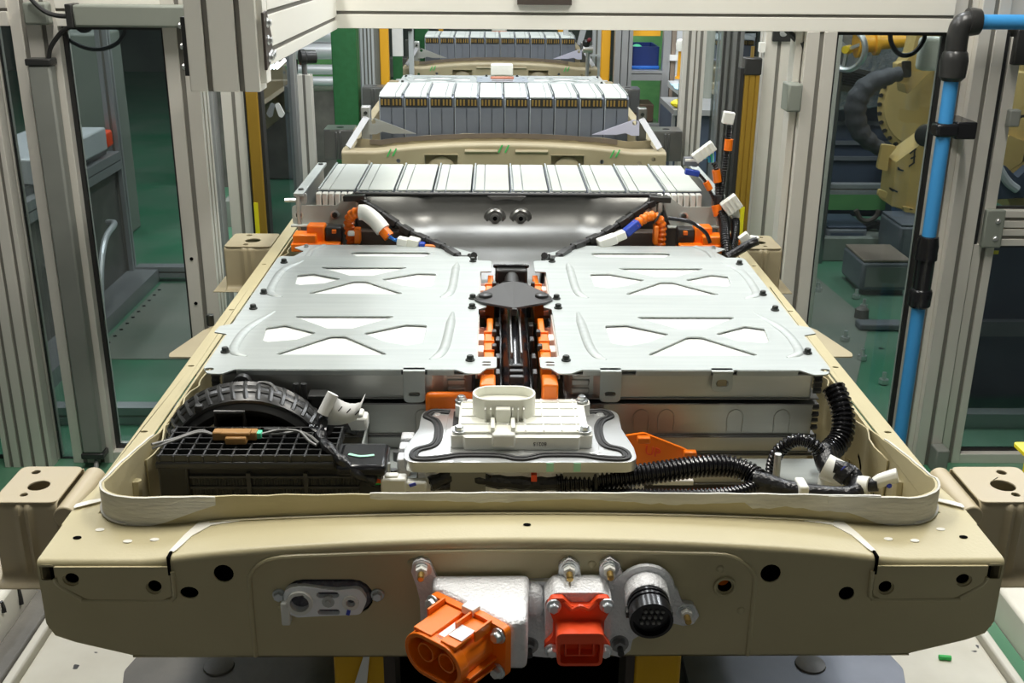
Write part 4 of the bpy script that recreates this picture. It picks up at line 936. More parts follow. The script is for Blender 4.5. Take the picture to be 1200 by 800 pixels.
B().tube([(.452, .285, .756), (.452, .265, .746), (.455, .25, .74)], .016, 12, 4).build('taped_joint', 'tape', t)
B().tube([(.446, .25, .746), (.463, .240, .740), (.476, .228, .738)], .019, 14, 4).build('white_tape', 'white_plastic', t)
B().tube([(.463, .232, .748), (.474, .222, .742)], .0165, 14, 1).build('tape_core', 'tape', t)
B().tube([(.466, .230, .745), (.487, .214, .735), (.496, .208, .733)], .0135, 12, 4).build('taped_bundle', 'tape', t)
B().bar((.462, .219, .758), (.468, .216, .752), .008, .001, (0, -1, .6)).build('ink_mark', 'blue_ink', t)
B().tube([(.484, .208, .736), (.496, .200, .738)], .0145, 12, 1).build('white_tape', 'white_plastic', t)
B().tube([(.494, .204, .738), (.508, .198, .742)], .0095, 12, 1).build('taped_end', 'tape', t)
B().tube([(.506, .202, .742), (.512, .200, .748), (.530, .196, .757), (.533, .195, .758)], lambda k: .010 + .002 * k, 8, 1).build('bagged_plug', 'white_plastic', t, bevel=.002)
B().sphere((.521, .190, .745), .004, 8, 6).build('ink_mark', 'blue_ink', t)
B().box(.44, .475, .24, .26, .705, .735).build('white_bracket', 'white_plastic', t, bevel=.006)
t = thing('side_tray', 'pale galvanised tray with an upright stud under the right front harness', 'tray', (.42, .28, .69))
B().plate(rpoly([(.34, .23), (.50, .23), (.50, .36), (.34, .36)], .006), [], .003, XY(.70)).build('tray_sheet', 'zinc', t, bevel=.001)
B().cyl((.377, .25, .703), (.376, .25, .765), .0058, .0052, 12).build('tray_stud', 'steel', t)
B().plate(circ(0, 0, .032, 24, .03), [circ(0, 0, .026, 24, .024)], .004, lambda u, v, w: (.561 - w, .43 + u, .655 + v)).build('wall_grommet', 'black_hole', label='black oval grommet in the inner right wall of the front tray', cat='grommet')
# ------------------------------------------------------------------ connectors on the front beam
t = thing('coolant_fitting', 'translucent white plastic fitting in the oval slot on the left of the front beam', 'fitting', (-.245, .0, .66))
B().plate(stad(-.2445, .688, .0545, .024, 10), [], .012, XZ(.018)).build('slot_backing', 'dark_grey', t)
B().plate(stad(-.2440, .6885, .0515, .0225, 10), [], .010, XZ(.009)).build('foam_pad', 'foam', t, bevel=.002)
q = rpoly([(-.300, .672, .018), (-.300, .706, .018), (-.275, .709, .004), (-.235, .703, .004), (-.205, .706, .012), (-.196, .69, .012), (-.205, .668, .01), (-.255, .666, .005), (-.285, .664, .012)], .012, 5)
B().plate(q, [circ(-.280, .687, .0125, 18), stad(-.245, .697, .014, .0042), stad(-.245, .672, .014, .0040), circ(-.217, .686, .0055)], .010, XZ(.001)).build('fitting_plate', 'clear_plastic', t, bevel=.0015)
B().plate(circ(-.280, .687, .0165, 20), [circ(-.280, .687, .0118, 20)], .006, XZ(-.008)).build('port_ring', 'white_plastic', t, bevel=.0015)
B().plate(circ(-.217, .686, .0105, 18), [circ(-.217, .686, .0055, 18)], .004, XZ(-.008)).build('port_ring', 'white_plastic', t, bevel=.001)
B().lathe((-.245, -.006, .6865), (0, -1, 0), [(0, .009), (.003, .008), (.0031, .0035), (.006, .003)], 14).build('centre_stud', 'steel', t)
B().box(-.304, -.293, -.014, .0, .655, .688).build('fitting_tab', 'white_plastic', t, bevel=.002)
B().bar((-.221, -.0125, .670), (-.219, -.0125, .677), .0045, .001, (0, 1, 0)).build('ink_mark', 'blue_ink', t)
for x in (-.307, -.184): B().hexbolt((x, 0, .692), (0, -1, 0), .0068, .008, 1.3).build('fitting_bolt', 'bolt_zinc', t, bevel=.0005)
t = thing('connector_plate', 'cast grey connector plate with brass tipped studs bolted to the front beam', 'plate', (.04, -.005, .61))
px = [(482, 668), (484, 657), (494, 653), (504, 657), (513, 677), (520, 681), (647, 679), (654, 674), (655, 660), (667, 652), (679, 660), (681, 677), (686, 682), (698, 682), (702, 677), (703, 659), (714, 651), (726, 659), (729, 670), (737, 674), (764, 671), (782, 678), (794, 690), (799, 704), (812, 706), (819, 719), (812, 729), (800, 731), (788, 728), (766, 742), (748, 743), (741, 747), (738, 760), (727, 768), (712, 764), (705, 768), (640, 768), (620, 766), (608, 755), (510, 760), (494, 745), (492, 700), (488, 684)]
o = [tuple(at(x, y, -.004)[i] for i in (0, 2)) for x, y in px]
B().plate(rpoly(o, .004, 2), [], .009, XZ(.001)).build('plate_casting', 'cast', t, bevel=.0025)
for x, y, br in ((494, 669, 1), (667, 669, 1), (714, 668, 1), (804, 719, 1), (726, 756, 0), (620, 758, 0)):
    p = at(x, y, -.012)
    b = B(); b.lathe((p.x, -.007, p.z), (0, -1, 0), [(0, .0125), (.002, .0122), (.0021, .0095), (.004, .0095)], 18); o_ = b.build('stud_nut', 'bolt_zinc' if br else 'dark_steel', t)
    n_ = B(); n_.lathe((p.x, -.011, p.z), (0, -1, 0), [(0, .0078), (.007, .0078), (.0078, .006)], 6); n_.build('hex_nut', 'white_plastic' if br else 'dark_steel', o_)
    B().lathe((p.x, -.018, p.z), (0, -1, 0), [(0, .0042), (.012, .0042), (.013, .003)], 12).build('stud_tip', 'gold' if br else 'black_plastic', o_)
# wedge shaped casting carrying the big orange plug
w_ = B(); q = [(-.114, -.026), (-.020, -.104), (.001, -.096), (.006, -.004), (-.114, -.004)]
zb = [.650, .656, .652, .604, .620]; zt = [.718, .719, .719, .724, .724]
w_.add([(x, y, z) for (x, y), z in zip(q, zb)] + [(x, y, z) for (x, y), z in zip(q, zt)], [(4, 3, 2, 1, 0), (5, 6, 7, 8, 9)] + [(i, (i + 1) % 5, 5 + (i + 1) % 5, 5 + i) for i in range(5)])
w_.build('wedge_casting', 'cast', t, bevel=.006, seg=3)
B().sphere((.012, -.01, .690), .022, 16, 10, (.7, .9, 1.1)).build('plate_dome', 'cast', t)
# red plug neck
B().plate(rpoly([(.026, .640), (.104, .640), (.106, .712), (.094, .724), (.036, .724), (.024, .712)], .008), [], .040, XZ(-.006)).build('plug_neck', 'cast', t, bevel=.004)
B().lathe((.151, -.006, .7025), (0, -1, 0), [(0, .0375), (.004, .036), (.0041, .0285), (.028, .0275), (.030, .026)], 28).build('round_neck', 'cast', t, smooth=40)
B().plate(rpoly([(.112, .70), (.112, .722), (.150, .735), (.18, .72), (.185, .70), (.175, .675), (.13, .67)], .008), [], .004, XZ(-.006)).build('neck_pad', 'cast', t, bevel=.0015)
# big orange power plug
n = Vector((-.635, -.772, 0)).normalized(); r_ = Vector((-n.y, n.x, 0)) * -1
if r_.x < 0: r_ = -r_
c0 = Vector((-.0645, -.0705, .6865)); up = Vector((0, 0, 1))
def OC(u, v, w): p = c0 + r_ * u + up * v + n * w; return (p.x, p.y, p.z)
t = thing('power_plug', 'big bright orange oval power plug angled down left on the front beam', 'connector', OC(0, -.03, 0))
q = [(-.060, -.034, .008), (.060, -.034, .008), (.060, .033, .008), (.020, .036, .004), (-.012, .033, .004), (-.060, .033, .008)]
B().plate(rpoly(q, .008), [], .010, OC).build('plug_flange', 'orange', t, bevel=.002)
ax = (n + Vector((0, 0, -.03))).normalized(); a0 = Vector(OC(.0, .0, .008)); 
rt = ax.cross(up).normalized(); 
if rt.x < 0: rt = -rt
uq = rt.cross(ax); 
if uq.z < 0: uq = -uq
def PC(u, v, w): p = a0 + rt * u + uq * v + ax * w; return (p.x, p.y, p.z)
B().plate(stad(0, 0, .0415, .0260, 12), [stad(0, 0, .0375, .0225, 12)], .060, PC).build('plug_shroud', 'orange', t, bevel=.0015)
B().plate(stad(0, 0, .0440, .0285, 12), [stad(0, 0, .0380, .0230, 12)], .014, lambda u, v, w: PC(u, v, .048 + w)).build('shroud_lip', 'orange', t, bevel=.002)
B().plate(stad(0, 0, .0385, .0235, 12), [], .008, lambda u, v, w: PC(u, v, .018 + w)).build('shroud_floor', 'orange', t)
for u in (-.016, .016): B().plate(circ(u, 0, .0125, 18), [circ(u, 0, .0105, 18)], .030, lambda a, b_, w: PC(a, b_, .026 + w)).build('pin_sleeve', 'orange', t)
for u0, u1, v in ((-.032, -.004, .0258), (.010, .033, .0258)):
    b = B(); b.plate([(u0, v), (u1, v), (u1, v + .005), (u0, v + .005)], [], .056, lambda a, b_, w: PC(a, b_, .002 + w)); b.build('top_rail', 'orange', t, bevel=.0012)
for u in (-.036, .008, .036): B().plate([(u, .024), (u + .003, .024), (u + .003, .038), (u, .038)], [], .030, lambda a, b_, w: PC(a, b_, .0 + w)).build('stiffening_fin', 'orange', t, bevel=.0006)
b = B(); b.plate([(-.001, .0266), (.008, .0266), (.008, .0285), (-.001, .0285)], [], .034, lambda a, b_, w: PC(a, b_, .02 + w)); b.build('pale_latch', 'paper', t)
b = B(); b.plate([(.012, .0318), (.032, .0318), (.032, .0322), (.012, .0322)], [], .024, lambda a, b_, w: PC(a, b_, .022 + w)); b.build('paper_label', 'paper', t)
for v in (-.012, -.022): B().plate([(.036, v), (.048, v), (.048, v + .003), (.036, v + .003)], [], .050, lambda a, b_, w: PC(a, b_, .002 + w)).build('side_fin', 'orange', t, bevel=.0008)
B().plate([(-.006, .030), (.012, .030), (.012, .040), (-.006, .040)], [], .014, lambda a, b_, w: OC(a, b_, -.002 + w)).build('centre_latch', 'white_plastic', t, bevel=.001)
for u, v in ((-.052, .024), (.050, .022), (.050, -.027), (-.052, -.027)):
    b = B(); b.hexbolt(OC(u, v, .010), n, .0072, .009, 1.4); b.build('plug_bolt', 'bolt_zinc', t, bevel=.0006)
# red orange small plug
t = thing('heater_plug', 'red orange square plug with two slots in the middle of the front beam', 'connector', (.065, -.05, .62))
px = [(.026, .712, .006), (.031, .722, .006), (.045, .722, .006), (.055, .711, .006), (.077, .711, .006), (.087, .722, .006), (.100, .722, .006), (.105, .710, .006), (.096, .690, .01), (.096, .668, .01), (.106, .652, .006), (.101, .640, .006), (.092, .638, .006), (.034, .638, .006), (.024, .642, .006), (.024, .656, .006), (.034, .668, .01), (.034, .690, .01)]
B().plate(rpoly(px, .005), [], .009, XZ(-.046)).build('plug_flange', 'red_orange', t, bevel=.002)
B().tube([(.046, -.053, .716), (.056, -.056, .707), (.0655, -.058, .712), (.076, -.056, .707), (.086, -.053, .716)], .0035, 8, 4).build('flange_bead', 'red_orange', t)
B().plate(rpoly([(.038, .646), (.092, .646), (.094, .692), (.036, .692)], .008), [rpoly([(.042, .650), (.088, .650), (.089, .677), (.041, .677)], .004)], .032, XZ(-.052)).build('plug_shroud', 'red_orange', t, bevel=.0025)
B().box(.040, .090, -.066, -.058, .650, .680).build('shroud_floor', 'red_orange', t)
B().plate([(.047, .656), (.083, .656), (.083, .675), (.047, .675)], [[(.049, .658), (.064, .658), (.064, .673), (.049, .673)], [(.066, .658), (.081, .658), (.081, .673), (.066, .673)]], .012, XZ(-.066)).build('pin_frame', 'red_orange', t)
for x, z in ((.034, .7115), (.098, .7125), (.033, .6485), (.098, .6475)): B().hexbolt((x, -.055, z), (0, -1, 0), .0068, .009, 1.4).build('plug_bolt', 'bolt_zinc', t, bevel=.0005)
# black round signal plug
t = thing('signal_plug', 'round black threaded signal plug right of the red plug on the front beam', 'connector', (.152, -.05, .67))
c = Vector((.1512, -.032, .7015)); d = Vector((0, -1, -.10)).normalized()
B().lathe(c, d, [(0, .0262), (.006, .0262), (.0065, .0245), (.009, .0245), (.0095, .0262), (.013, .0262), (.0135, .0245), (.016, .0245), (.0165, .0258), (.020, .0258), (.0205, .0265), (.036, .0265), (.0365, .0225), (.028, .0215), (.026, .0001)], 32).build('threaded_shell', 'black_gloss', t, smooth=30)
k = B()
for ix in range(4):
    for iz in range(3): k.cyl(c + d * .024 + Vector((-.0105 + .007 * ix + .002 * iz, 0, -.008 + .008 * iz)), c + d * .030 + Vector((-.0105 + .007 * ix + .002 * iz, 0, -.008 + .008 * iz)), .0022, n=8)
k.build('contact_pins', 'wire_grey', t)
for s in (-1, 1): B().bar(c + d * .008 + Vector((s * .0262, 0, -.004)), c + d * .02 + Vector((s * .0262, 0, -.004)), .005, .009).build('shell_lug', 'black_plastic', t, bevel=.001)
# ------------------------------------------------------------------ orange terminals and plugs in front of the rear row
for s, nm in ((-1, 'left'), (1, 'right')):
    sx = lambda a, b_: (min(s * a, s * b_), max(s * a, s * b_))
    t = thing('terminal_block', 'stepped bright orange terminal block at the rear %s of the front tray' % nm, 'terminal block', (s * .46, 1.33, .78))
    B().box(*sx(.40, .515), 1.30, 1.36, .775, .795).build('block_base', 'orange', t, bevel=.003)
    B().box(*sx(.455, .510), 1.305, 1.35, .79, .815).build('block_step', 'orange', t, bevel=.003)
    B().box(*sx(.438, .480), 1.325, 1.365, .79, .832).build('block_head', 'orange', t, bevel=.004)
    B().box(*sx(.398, .437), 1.325, 1.36, .785, .828).build('black_block', 'black_plastic', t, bevel=.003)
    B().box(*sx(.41, .42), 1.318, 1.327, .815, .824).build('block_clip', 'orange', t, bevel=.001)
    B().box(*sx(.24, .36), 1.345, 1.38, .775, .815).build('rear_block', 'dark_brown', t, bevel=.003)
    t = thing('sensing_lead', 'orange corrugated lead with %s plug curling out beside the %s edge trim' % ('white' if s < 0 else 'blue tipped white', nm), 'cable', (s * .33, 1.31, .79))
    if s < 0:
        B().tube([(-.375, 1.33, .79), (-.380, 1.33, .83), (-.375, 1.325, .855), (-.358, 1.315, .868), (-.342, 1.31, .870)], .013, 12, 6, corr=.012).build('orange_sleeve', 'orange', t)
        B().tube([(-.352, 1.31, .869), (-.338, 1.308, .868), (-.315, 1.30, .852), (-.296, 1.29, .832)], .0185, 14, 5).build('white_sleeve', 'white_plastic', t)
        B().tube([(-.300, 1.292, .836), (-.282, 1.284, .817)], .0135, 12, 1).build('orange_tape', 'orange', t)
        for k in range(3): B().tube([(-.284, 1.283 - .004 * k, .818 + .004 * k), (-.272, 1.280, .812), (-.262, 1.278, .808 + .002 * k)], .0035, 6, 3).build('blue_wire', 'wire_cyan' if k % 2 else 'wire_blue', t)
        B().bar((-.262, 1.278, .810), (-.238, 1.274, .806), .024, .020).build('white_plug', 'white_plastic', t, bevel=.003)
        B().bar((-.238, 1.276, .808), (-.212, 1.270, .803), .028, .024).build('white_plug', 'cream_plastic', t, bevel=.003)
        B().bar((-.212, 1.270, .801), (-.198, 1.268, .800), .018, .016).build('blue_end', 'blue_plastic', t, bevel=.003)
        B().tube([(-.198, 1.268, .80), (-.18, 1.262, .801), (-.15, 1.25, .799)], .004, 6, 3).build('orange_wire', 'wire_orange', t)
        B().box(-.366, -.352, 1.30, 1.33, .795, .83).build('orange_clip', 'orange', t, bevel=.002)
        B().box(-.380, -.364, 1.296, 1.31, .815, .826).build('white_clip', 'white_plastic', t, bevel=.002)
        B().box(-.378, -.35, 1.296, 1.31, .783, .79).build('blue_clip', 'blue_plastic', t)
    else:
        B().tube([(.358, 1.325, .79), (.358, 1.325, .83), (.350, 1.322, .852), (.328, 1.315, .862), (.304, 1.305, .852), (.292, 1.30, .842)], .0125, 12, 6, corr=.012).build('orange_sleeve', 'orange', t)
        B().torus((.343, 1.32, .857), (1, 0, -.6), .0135, .003, 18).build('black_tie', 'black_plastic', t)
        B().bar((.300, 1.302, .850), (.268, 1.292, .825), .022, .020).build('blue_end', 'blue_plastic', t, bevel=.004)
        B().bar((.268, 1.292, .825), (.242, 1.286, .815), .024, .020).build('white_plug', 'cream_plastic', t, bevel=.003)
        B().bar((.246, 1.287, .816), (.205, 1.278, .803), .030, .022).build('white_plug', 'white_plastic', t, bevel=.003)
        B().box(.338, .348, 1.30, 1.33, .795, .84).build('orange_clip', 'orange', t, bevel=.002)
        B().tube([(.37, 1.31, .858), (.42, 1.30, .852), (.455, 1.29, .83), (.468, 1.285, .805)], .0045, 8, 5).build('black_lead', 'black_gloss', t)
# upright harness at the right end of the row
t = thing('plug_harness', 'upright black harness with orange bands and white plugs right of the white topped row', 'wire harness', (.52, 1.34, .78))
P4 = lambda px, py, Y=1.40: tuple(at(px, py, Y))
def seg(pts, r, nm, m, n=10, sub=4, corr=0): B().tube([P4(*p) for p in pts], r, n, sub, corr=corr).build(nm, m, t)
seg([(852, 300, 1.26), (850, 280, 1.30), (848, 258, 1.36), (843, 240)], .0125, 'corrugated_sleeve', 'black_gloss', 12, 6, .007)
seg([(843, 243), (842, 228)], .0128, 'taped_joint', 'tape', 12, 1)
seg([(843, 252, 1.385), (840, 240, 1.39)], .0138, 'orange_band', 'orange', 12, 1)
seg([(843, 240), (846, 220), (850, 190), (853, 165), (855, 146)], .0080, 'corrugated_sleeve', 'black_gloss', 10, 6, .006)
seg([(853, 176, 1.398), (854.5, 163, 1.398)], .0102, 'orange_band', 'orange', 12, 1)
seg([(842, 240), (841, 222), (840, 200), (836, 190)], .0072, 'corrugated_sleeve', 'black_gloss', 10, 5, .006)
seg([(841, 213, 1.398), (839, 199, 1.398)], .0100, 'orange_band', 'orange', 12, 1)
seg([(842, 242), (834, 228), (826, 212), (818, 203)], .0045, 'corrugated_sleeve', 'black_gloss', 8, 5, .005)
seg([(832, 222, 1.398), (827, 213, 1.398)], .0078, 'orange_band', 'orange', 12, 1)
seg([(857, 298, 1.28), (861, 280, 1.32), (862, 262, 1.36), (861, 255)], .0105, 'corrugated_sleeve', 'black_gloss', 12, 5, .006)
seg([(861.5, 286, 1.318), (861, 275, 1.34)], .0125, 'orange_band', 'orange', 12, 1)
seg([(852, 302, 1.23), (868, 292, 1.24), (880, 285, 1.25), (888, 282, 1.25)], .0105, 'taped_branch', 'tape', 10, 4)
def plug(px, py, ang, L, W, D, m='white_plastic', Y=1.40, rib=0):
    c = at(px, py, Y); m_ = Matrix.Translation(c) @ Matrix.Rotation(math.radians(ang), 4, 'Y')
    B().box(-L / 2, L / 2, -D / 2, D / 2, -W / 2, W / 2, m_).build('white_plug', m, t, bevel=.002)
    for k in range(rib): x = -L / 2 + L * (k + 1) / (rib + 1); B().box(x - .0012, x + .0012, -D / 2 - .0012, D / 2, -W / 2, W / 2, m_).build('plug_rib', 'cream_plastic', t)
plug(853.5, 138, 8, .026, .028, .02)
plug(825, 178, -38, .056, .024, .022, rib=4)
plug(857, 240, -38, .042, .036, .022, Y=1.37, rib=3)
plug(861, 250, -15, .020, .022, .02, Y=1.38)
plug(873, 279, -40, .024, .022, .018, Y=1.27)
plug(884, 280, 8, .020, .014, .016, Y=1.26)
plug(810, 189, 0, .036, .020, .02, 'box_grey', Y=1.41)
plug(810, 187, 0, .034, .008, .022, Y=1.41)
plug(811, 202, 10, .034, .014, .018, 'blue_plastic', Y=1.40)
for k in range(6): B().tube([P4(831 + k * 1.2, 190, 1.40), P4(830 + k * 1.5, 184 - k, 1.399), P4(825 + k * 2.2, 186 - k * 2, 1.40)], .0028, 6, 4).build('coloured_wire', ('wire_cyan', 'wire_blue', 'green_ink', 'wire_cyan', 'mint_mark', 'wire_blue')[k], t)
for k in range(3): B().tube([P4(818, 206 - 2 * k), P4(808, 201 - k)], .003, 6, 1).build('coloured_wire', 'wire_blue', t)
# ------------------------------------------------------------------ carrier under the front tray
def single(b, name, m, label, cat_, **k): return b.build(name, m, label=label, cat=cat_, **k)
single(B().prof('Z', .27, .30, (-.828, -.30), (.12, 1.10), (), ()), 'carrier_plate', 'plate_white', 'dirty white carrier plate with black spots below the left end of the front beam', 'plate', bevel=.004)
single(B().prof('Z', .27, .30, (.30, .828), (.12, 1.10), (), ()), 'carrier_plate', 'plate_white', 'dirty white carrier plate with black spots below the right end of the front beam', 'plate', bevel=.004)
for s, nm in ((-1, 'left'), (1, 'right')):
    single(B().box(min(s * .829, s * .846), max(s * .829, s * .846), .12, 1.10, .24, .315), 'edge_strip', 'carrier_white', 'narrow raised metal lip along the outer %s edge of the spotted carrier plates' % nm, 'edge strip', bevel=.004)
single(B().box(-.898, -.850, -.2, .9, .20, .312), 'cable_channel', 'dark_plate', 'dark cable channel between the spotted plate and the white carrier rail at lower left', 'channel', bevel=.006)
t = thing('carrier_rail', 'white carrier rail with black oil drips at lower left', 'rail', (-1.07, .3, .10))
B().box(-1.20, -.904, -.5, .62, .10, .372).build('rail_body', 'carrier_white', t, bevel=.01)
d = B()
for k in range(9):
    y = .02 + .065 * k; z = .368 - R.random() * .01; l = .015 + .03 * R.random()
    d.tube([(-.9035, y, z), (-.9030, y + .002, z - l * .6), (-.9032, y, z - l)], lambda q: .003 + .003 * q, 6, 3)
d.build('oil_drip', 'black_gloss', t)
d = B()
for k in range(12): d.plate([(p[0] - 1.02 + .1 * (R.random() - .5), p[1] + .45 + .5 * (R.random() - .5)) for p in [(0, 0)]][:0] or circ(-.95 + .06 * (R.random() - .5), .38 + .45 * (R.random() - .5), .006 + .016 * R.random(), 9, .006 + .012 * R.random()), [], .001, XY(.3722))
d.build('oil_stain', 'black_gloss', t)
t = thing('carrier_rail', 'white carrier rail with vertical side beside the green gap at lower right', 'rail', (1.07, .3, .10))
B().box(.905, 1.25, -.5, .60, .10, .340).build('rail_body', 'carrier_white', t, bevel=.008)
d = B()
for k in range(10): d.plate(circ(1.0 + .12 * (R.random() - .5), .35 + .45 * (R.random() - .5), .003 + .005 * R.random(), 8), [], .001, XY(.3402))
d.build('oil_spot', 'black_gloss', t)
single(B().box(.848, .903, -.5, 1.15, .10, .272), 'gap_strip', 'floor_green', 'green painted strip in the gap beside the right carrier rail', 'strip')
single(B().tube([at(1130, 771, .30) if False else (.735, .395, .304), (.755, .392, .304)], .0045, 8, 1), 'green_peg', 'green_ink', 'small green peg lying on the spotted plate at lower right', 'peg')
for s, nm, m in ((-1, 'left', 'dark_plate'), (1, 'right', 'blue_plate')):
    t = thing('jack_pad', '%s flat pad under the %s half of the front beam' % ('sooty dark grey' if s < 0 else 'scuffed blue grey', nm), 'pad', (s * .45, .3, .30))
    q = [(s * .28, .14), (s * .30, .9), (s * .52, .9), (s * .655, .35, .03), (s * .63, .25, .03), (s * .58, .14)]
    B().plate(rpoly(q, .02), [], .014, XY(.301)).build('pad_sheet', m, t, bevel=.003)
    B().lathe((s * .50, .36, .315), (0, 0, 1), [(0, .026), (.003, .025), (.005, .015)], 20).build('pad_knob', 'dark_plate', t)
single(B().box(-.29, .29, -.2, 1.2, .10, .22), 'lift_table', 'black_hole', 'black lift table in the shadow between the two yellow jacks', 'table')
for x0, x1, nm in ((-.262, -.188, 'left'), (.160, .226, 'right')):
    t = thing('lift_jack', 'yellow lift jack post under the %s half of the front beam' % nm, 'jack', ((x0 + x1) / 2, .13, .22))
    B().prof('Z', .22, .585, (x0, x1), (.10, .17), (), ()).build('jack_post', 'yellow_jack', t, bevel=.005)
    e = x1 if nm == 'right' else x0
    B().lathe((e, .13, .565), (0, -1, 0), [(-.01, .028), (.02, .028)], 20).build('jack_ear', 'yellow_jack', t, bevel=.002)
    B().box(x0 + .07 if nm == 'left' else x0 - .012, x1 + .012 if nm == 'left' else x0, .10, .17, .22, .58).build('jack_side', 'dark_brown', t)
    B().box(x0 - .02, x1 + .02, .10, .18, .583, .596).build('jack_saddle', 'dark_steel', t, bevel=.003)
single(B().plate([(-.250, .43), (-.205, .575), (-.222, .43)], [], .002, XZ(.094)), 'paper_scrap', 'paper', 'pointed grey paper scrap stuck to the left yellow jack', 'paper')
t = thing('yellow_guard', 'bright yellow folded guard beside the right mounting bracket at the right edge', 'guard', (.80, .36, .40))
p = at(1180, 535, .33)
B().plate(rpoly([(.748, .262), (.95, .262), (.95, .306), (.748, .306)], .006), [], .006, XY(.752)).build('guard_top', 'yellow_bright', t, bevel=.002)
B().plate([(.748, .725), (.748, .752), (.90, .752), (.90, .62)], [], .005, XZ(.266)).build('guard_face', 'yellow_bright', t, bevel=.001)
B().box(.91, .95, .28, .30, .340, .75).build('guard_post', 'yellow_bright', t)
# supports that carry the other two trays
for Y0, nm in ((2.81, 'second'), (5.65, 'farthest')):
    single(B().box(-.45, .45, Y0 + .2, Y0 + LEN - .2, 0, .597), 'conveyor_table', 'dark_plate', 'dark conveyor table carrying the %s tray' % nm, 'table', bevel=.01)
single(B().box(-.86, .86, -.5, 1.15, .0, .10), 'transport_sled', 'dark_plate', 'low dark transport sled under the front carrier plates', 'sled')
# ------------------------------------------------------------------ safety cell of aluminium profiles and panes at y = 1.75
YW = 1.75
def post(t, x0, x1, y0, y1, z0, z1, nm='aluminium_post', m='aluminium', su=None, sv=None, sw=.012):
    su = ((x0 + x1) / 2,) if su is None else su; sv = ((y0 + y1) / 2,) if sv is None else sv
    return B().prof('Z', z0, z1, (x0, x1), (y0, y1), su, sv, sw, .010).build(nm, m, t, bevel=.0012)
def pane(t, x0, x1, z0, z1, y, gasket=.010, nm='pane'):
    o = B().box(x0, x1, y, y + .006, z0, z1).build(nm, 'pane_glass', t)
    g = B(); k = gasket
    g.plate([(x0, z0), (x1, z0), (x1, z1), (x0, z1)], [[(x0 + k, z0 + k), (x1 - k, z0 + k), (x1 - k, z1 - k), (x0 + k, z1 - k)]], .010, XZ(y + .008)); g.build('gasket', 'black_rubber', o)
    return o
# left panel
t = thing('guard_fence', 'aluminium framed safety panel with clear pane on the left of the cell opening', 'safety fence', (-1.0, YW, 0))
post(t, -1.285, -1.165, YW, YW + .08, 0, 1.6, su=(-1.25, -1.20))
post(t, -.897, -.813, YW, YW + .085, 0, 1.6, sv=(YW + .025, YW + .06))
B().prof('X', -1.165, -.897, (YW, YW + .08), (1.25, 1.40), (), (1.29, 1.36), .008, .008).build('top_rail', 'aluminium_cream', t, bevel=.001)
B().prof('X', -1.165, -.897, (YW, YW + .08), (0, .035), (), (), .01, .01).build('bottom_rail', 'aluminium', t, bevel=.001)
pane(t, -1.165, -.897, .035, 1.252, YW + .03, .012)
for z in (.50, .63): B().cyl((-.878, YW - .002, z), (-.878, YW, z), .005, n=10).build('post_hole', 'black_hole', t)
t = thing('guard_fence', 'narrow aluminium framed safety panel at the far left edge', 'safety fence', (-1.6, YW, 0))
post(t, -1.475, -1.335, YW - .03, YW + .06, 0, 1.6, su=(-1.455, -1.425, -1.39, -1.352), sw=.009)
post(t, -2.10, -2.02, YW, YW + .08, 0, 1.6)
B().prof('X', -2.02, -1.285, (YW - .01, YW + .06), (1.25, 1.60), (), (1.29,), .008, .008).build('top_rail', 'aluminium', t, bevel=.001)
pane(t, -1.335, -1.285, .0, 1.25, YW + .03, .003); pane(t, -2.02, -1.475, .0, 1.25, YW + .03)
B().box(-2.02, -1.475, YW, YW + .05, .08, .13).build('bottom_rail', 'aluminium_grey', t)
single(B().prof('Z', 1.255, 1.31, (-1.235, -1.172), (YW - .035, YW), (), ()), 'corner_cap', 'grey_green', 'grey green corner cap over the left post below the top rail', 'cap', bevel=.006)
t = thing('light_curtain', 'upright grey light curtain bar with black end caps on the left post', 'light curtain', (-1.21, YW - .04, .0))
B().prof('Z', .052, 1.155, (-1.238, -1.180), (YW - .045, YW - .002), (), ()).build('curtain_bar', 'grey_dark_box', t, bevel=.006)
for z0, z1 in ((.035, .052), (1.155, 1.172)): B().prof('Z', z0, z1, (-1.242, -1.176), (YW - .048, YW - .001), (), ()).build('end_cap', 'black_plastic', t, bevel=.003)
B().tube([(-1.19, YW - .02, 1.17), (-1.18, YW - .02, 1.20), (-1.15, YW - .02, 1.235), (-1.125, YW - .02, 1.25), (-1.11, YW - .025, 1.255)], .006, 8, 5).build('curtain_cable', 'black_rubber', t)
B().tube([(-1.205, YW - .02, .036), (-1.20, YW - .06, 0.0)], .007, 8, 2).build('curtain_cable', 'wire_grey', t)
t = thing('light_curtain', 'horizontal grey light curtain bar under the top rail at upper left', 'light curtain', (-.97, YW - .05, 1.25))
B().prof('X', -1.10, -.70, (YW - .06, YW - .001), (1.252, 1.306), (), ()).build('curtain_bar', 'grey_green', t, bevel=.006)
B().prof('X', -1.118, -1.10, (YW - .062, YW), (1.25, 1.308), (), ()).build('end_cap', 'black_plastic', t, bevel=.003)
single(B().tube([at(32, -6, 1.70), at(45, 8, 1.70), at(58, 16, 1.70), at(75, 19, 1.70), at(90, 17, 1.70)], .006, 8, 6), 'black_cable', 'black_rubber', 'thin black cable sagging across the rail at the top left corner', 'cable')
single(B().tube([at(147, 28, 1.80), at(146, 38, 1.80), at(138, 50, 1.80), at(122, 57, 1.80), at(104, 57, 1.80), at(88, 51, 1.80), at(76, 43, 1.80), at(70, 30, 1.8)], .0055, 8, 6), 'black_cable', 'black_rubber', 'black cable loop hanging behind the left pane', 'cable')
single(B().tube([at(88, 30, 1.80), at(95, 36, 1.80), at(104, 35, 1.80), at(108, 29, 1.80)], .005, 8, 6), 'black_cable', 'black_rubber', 'short black cable loop just under the horizontal light curtain', 'cable')
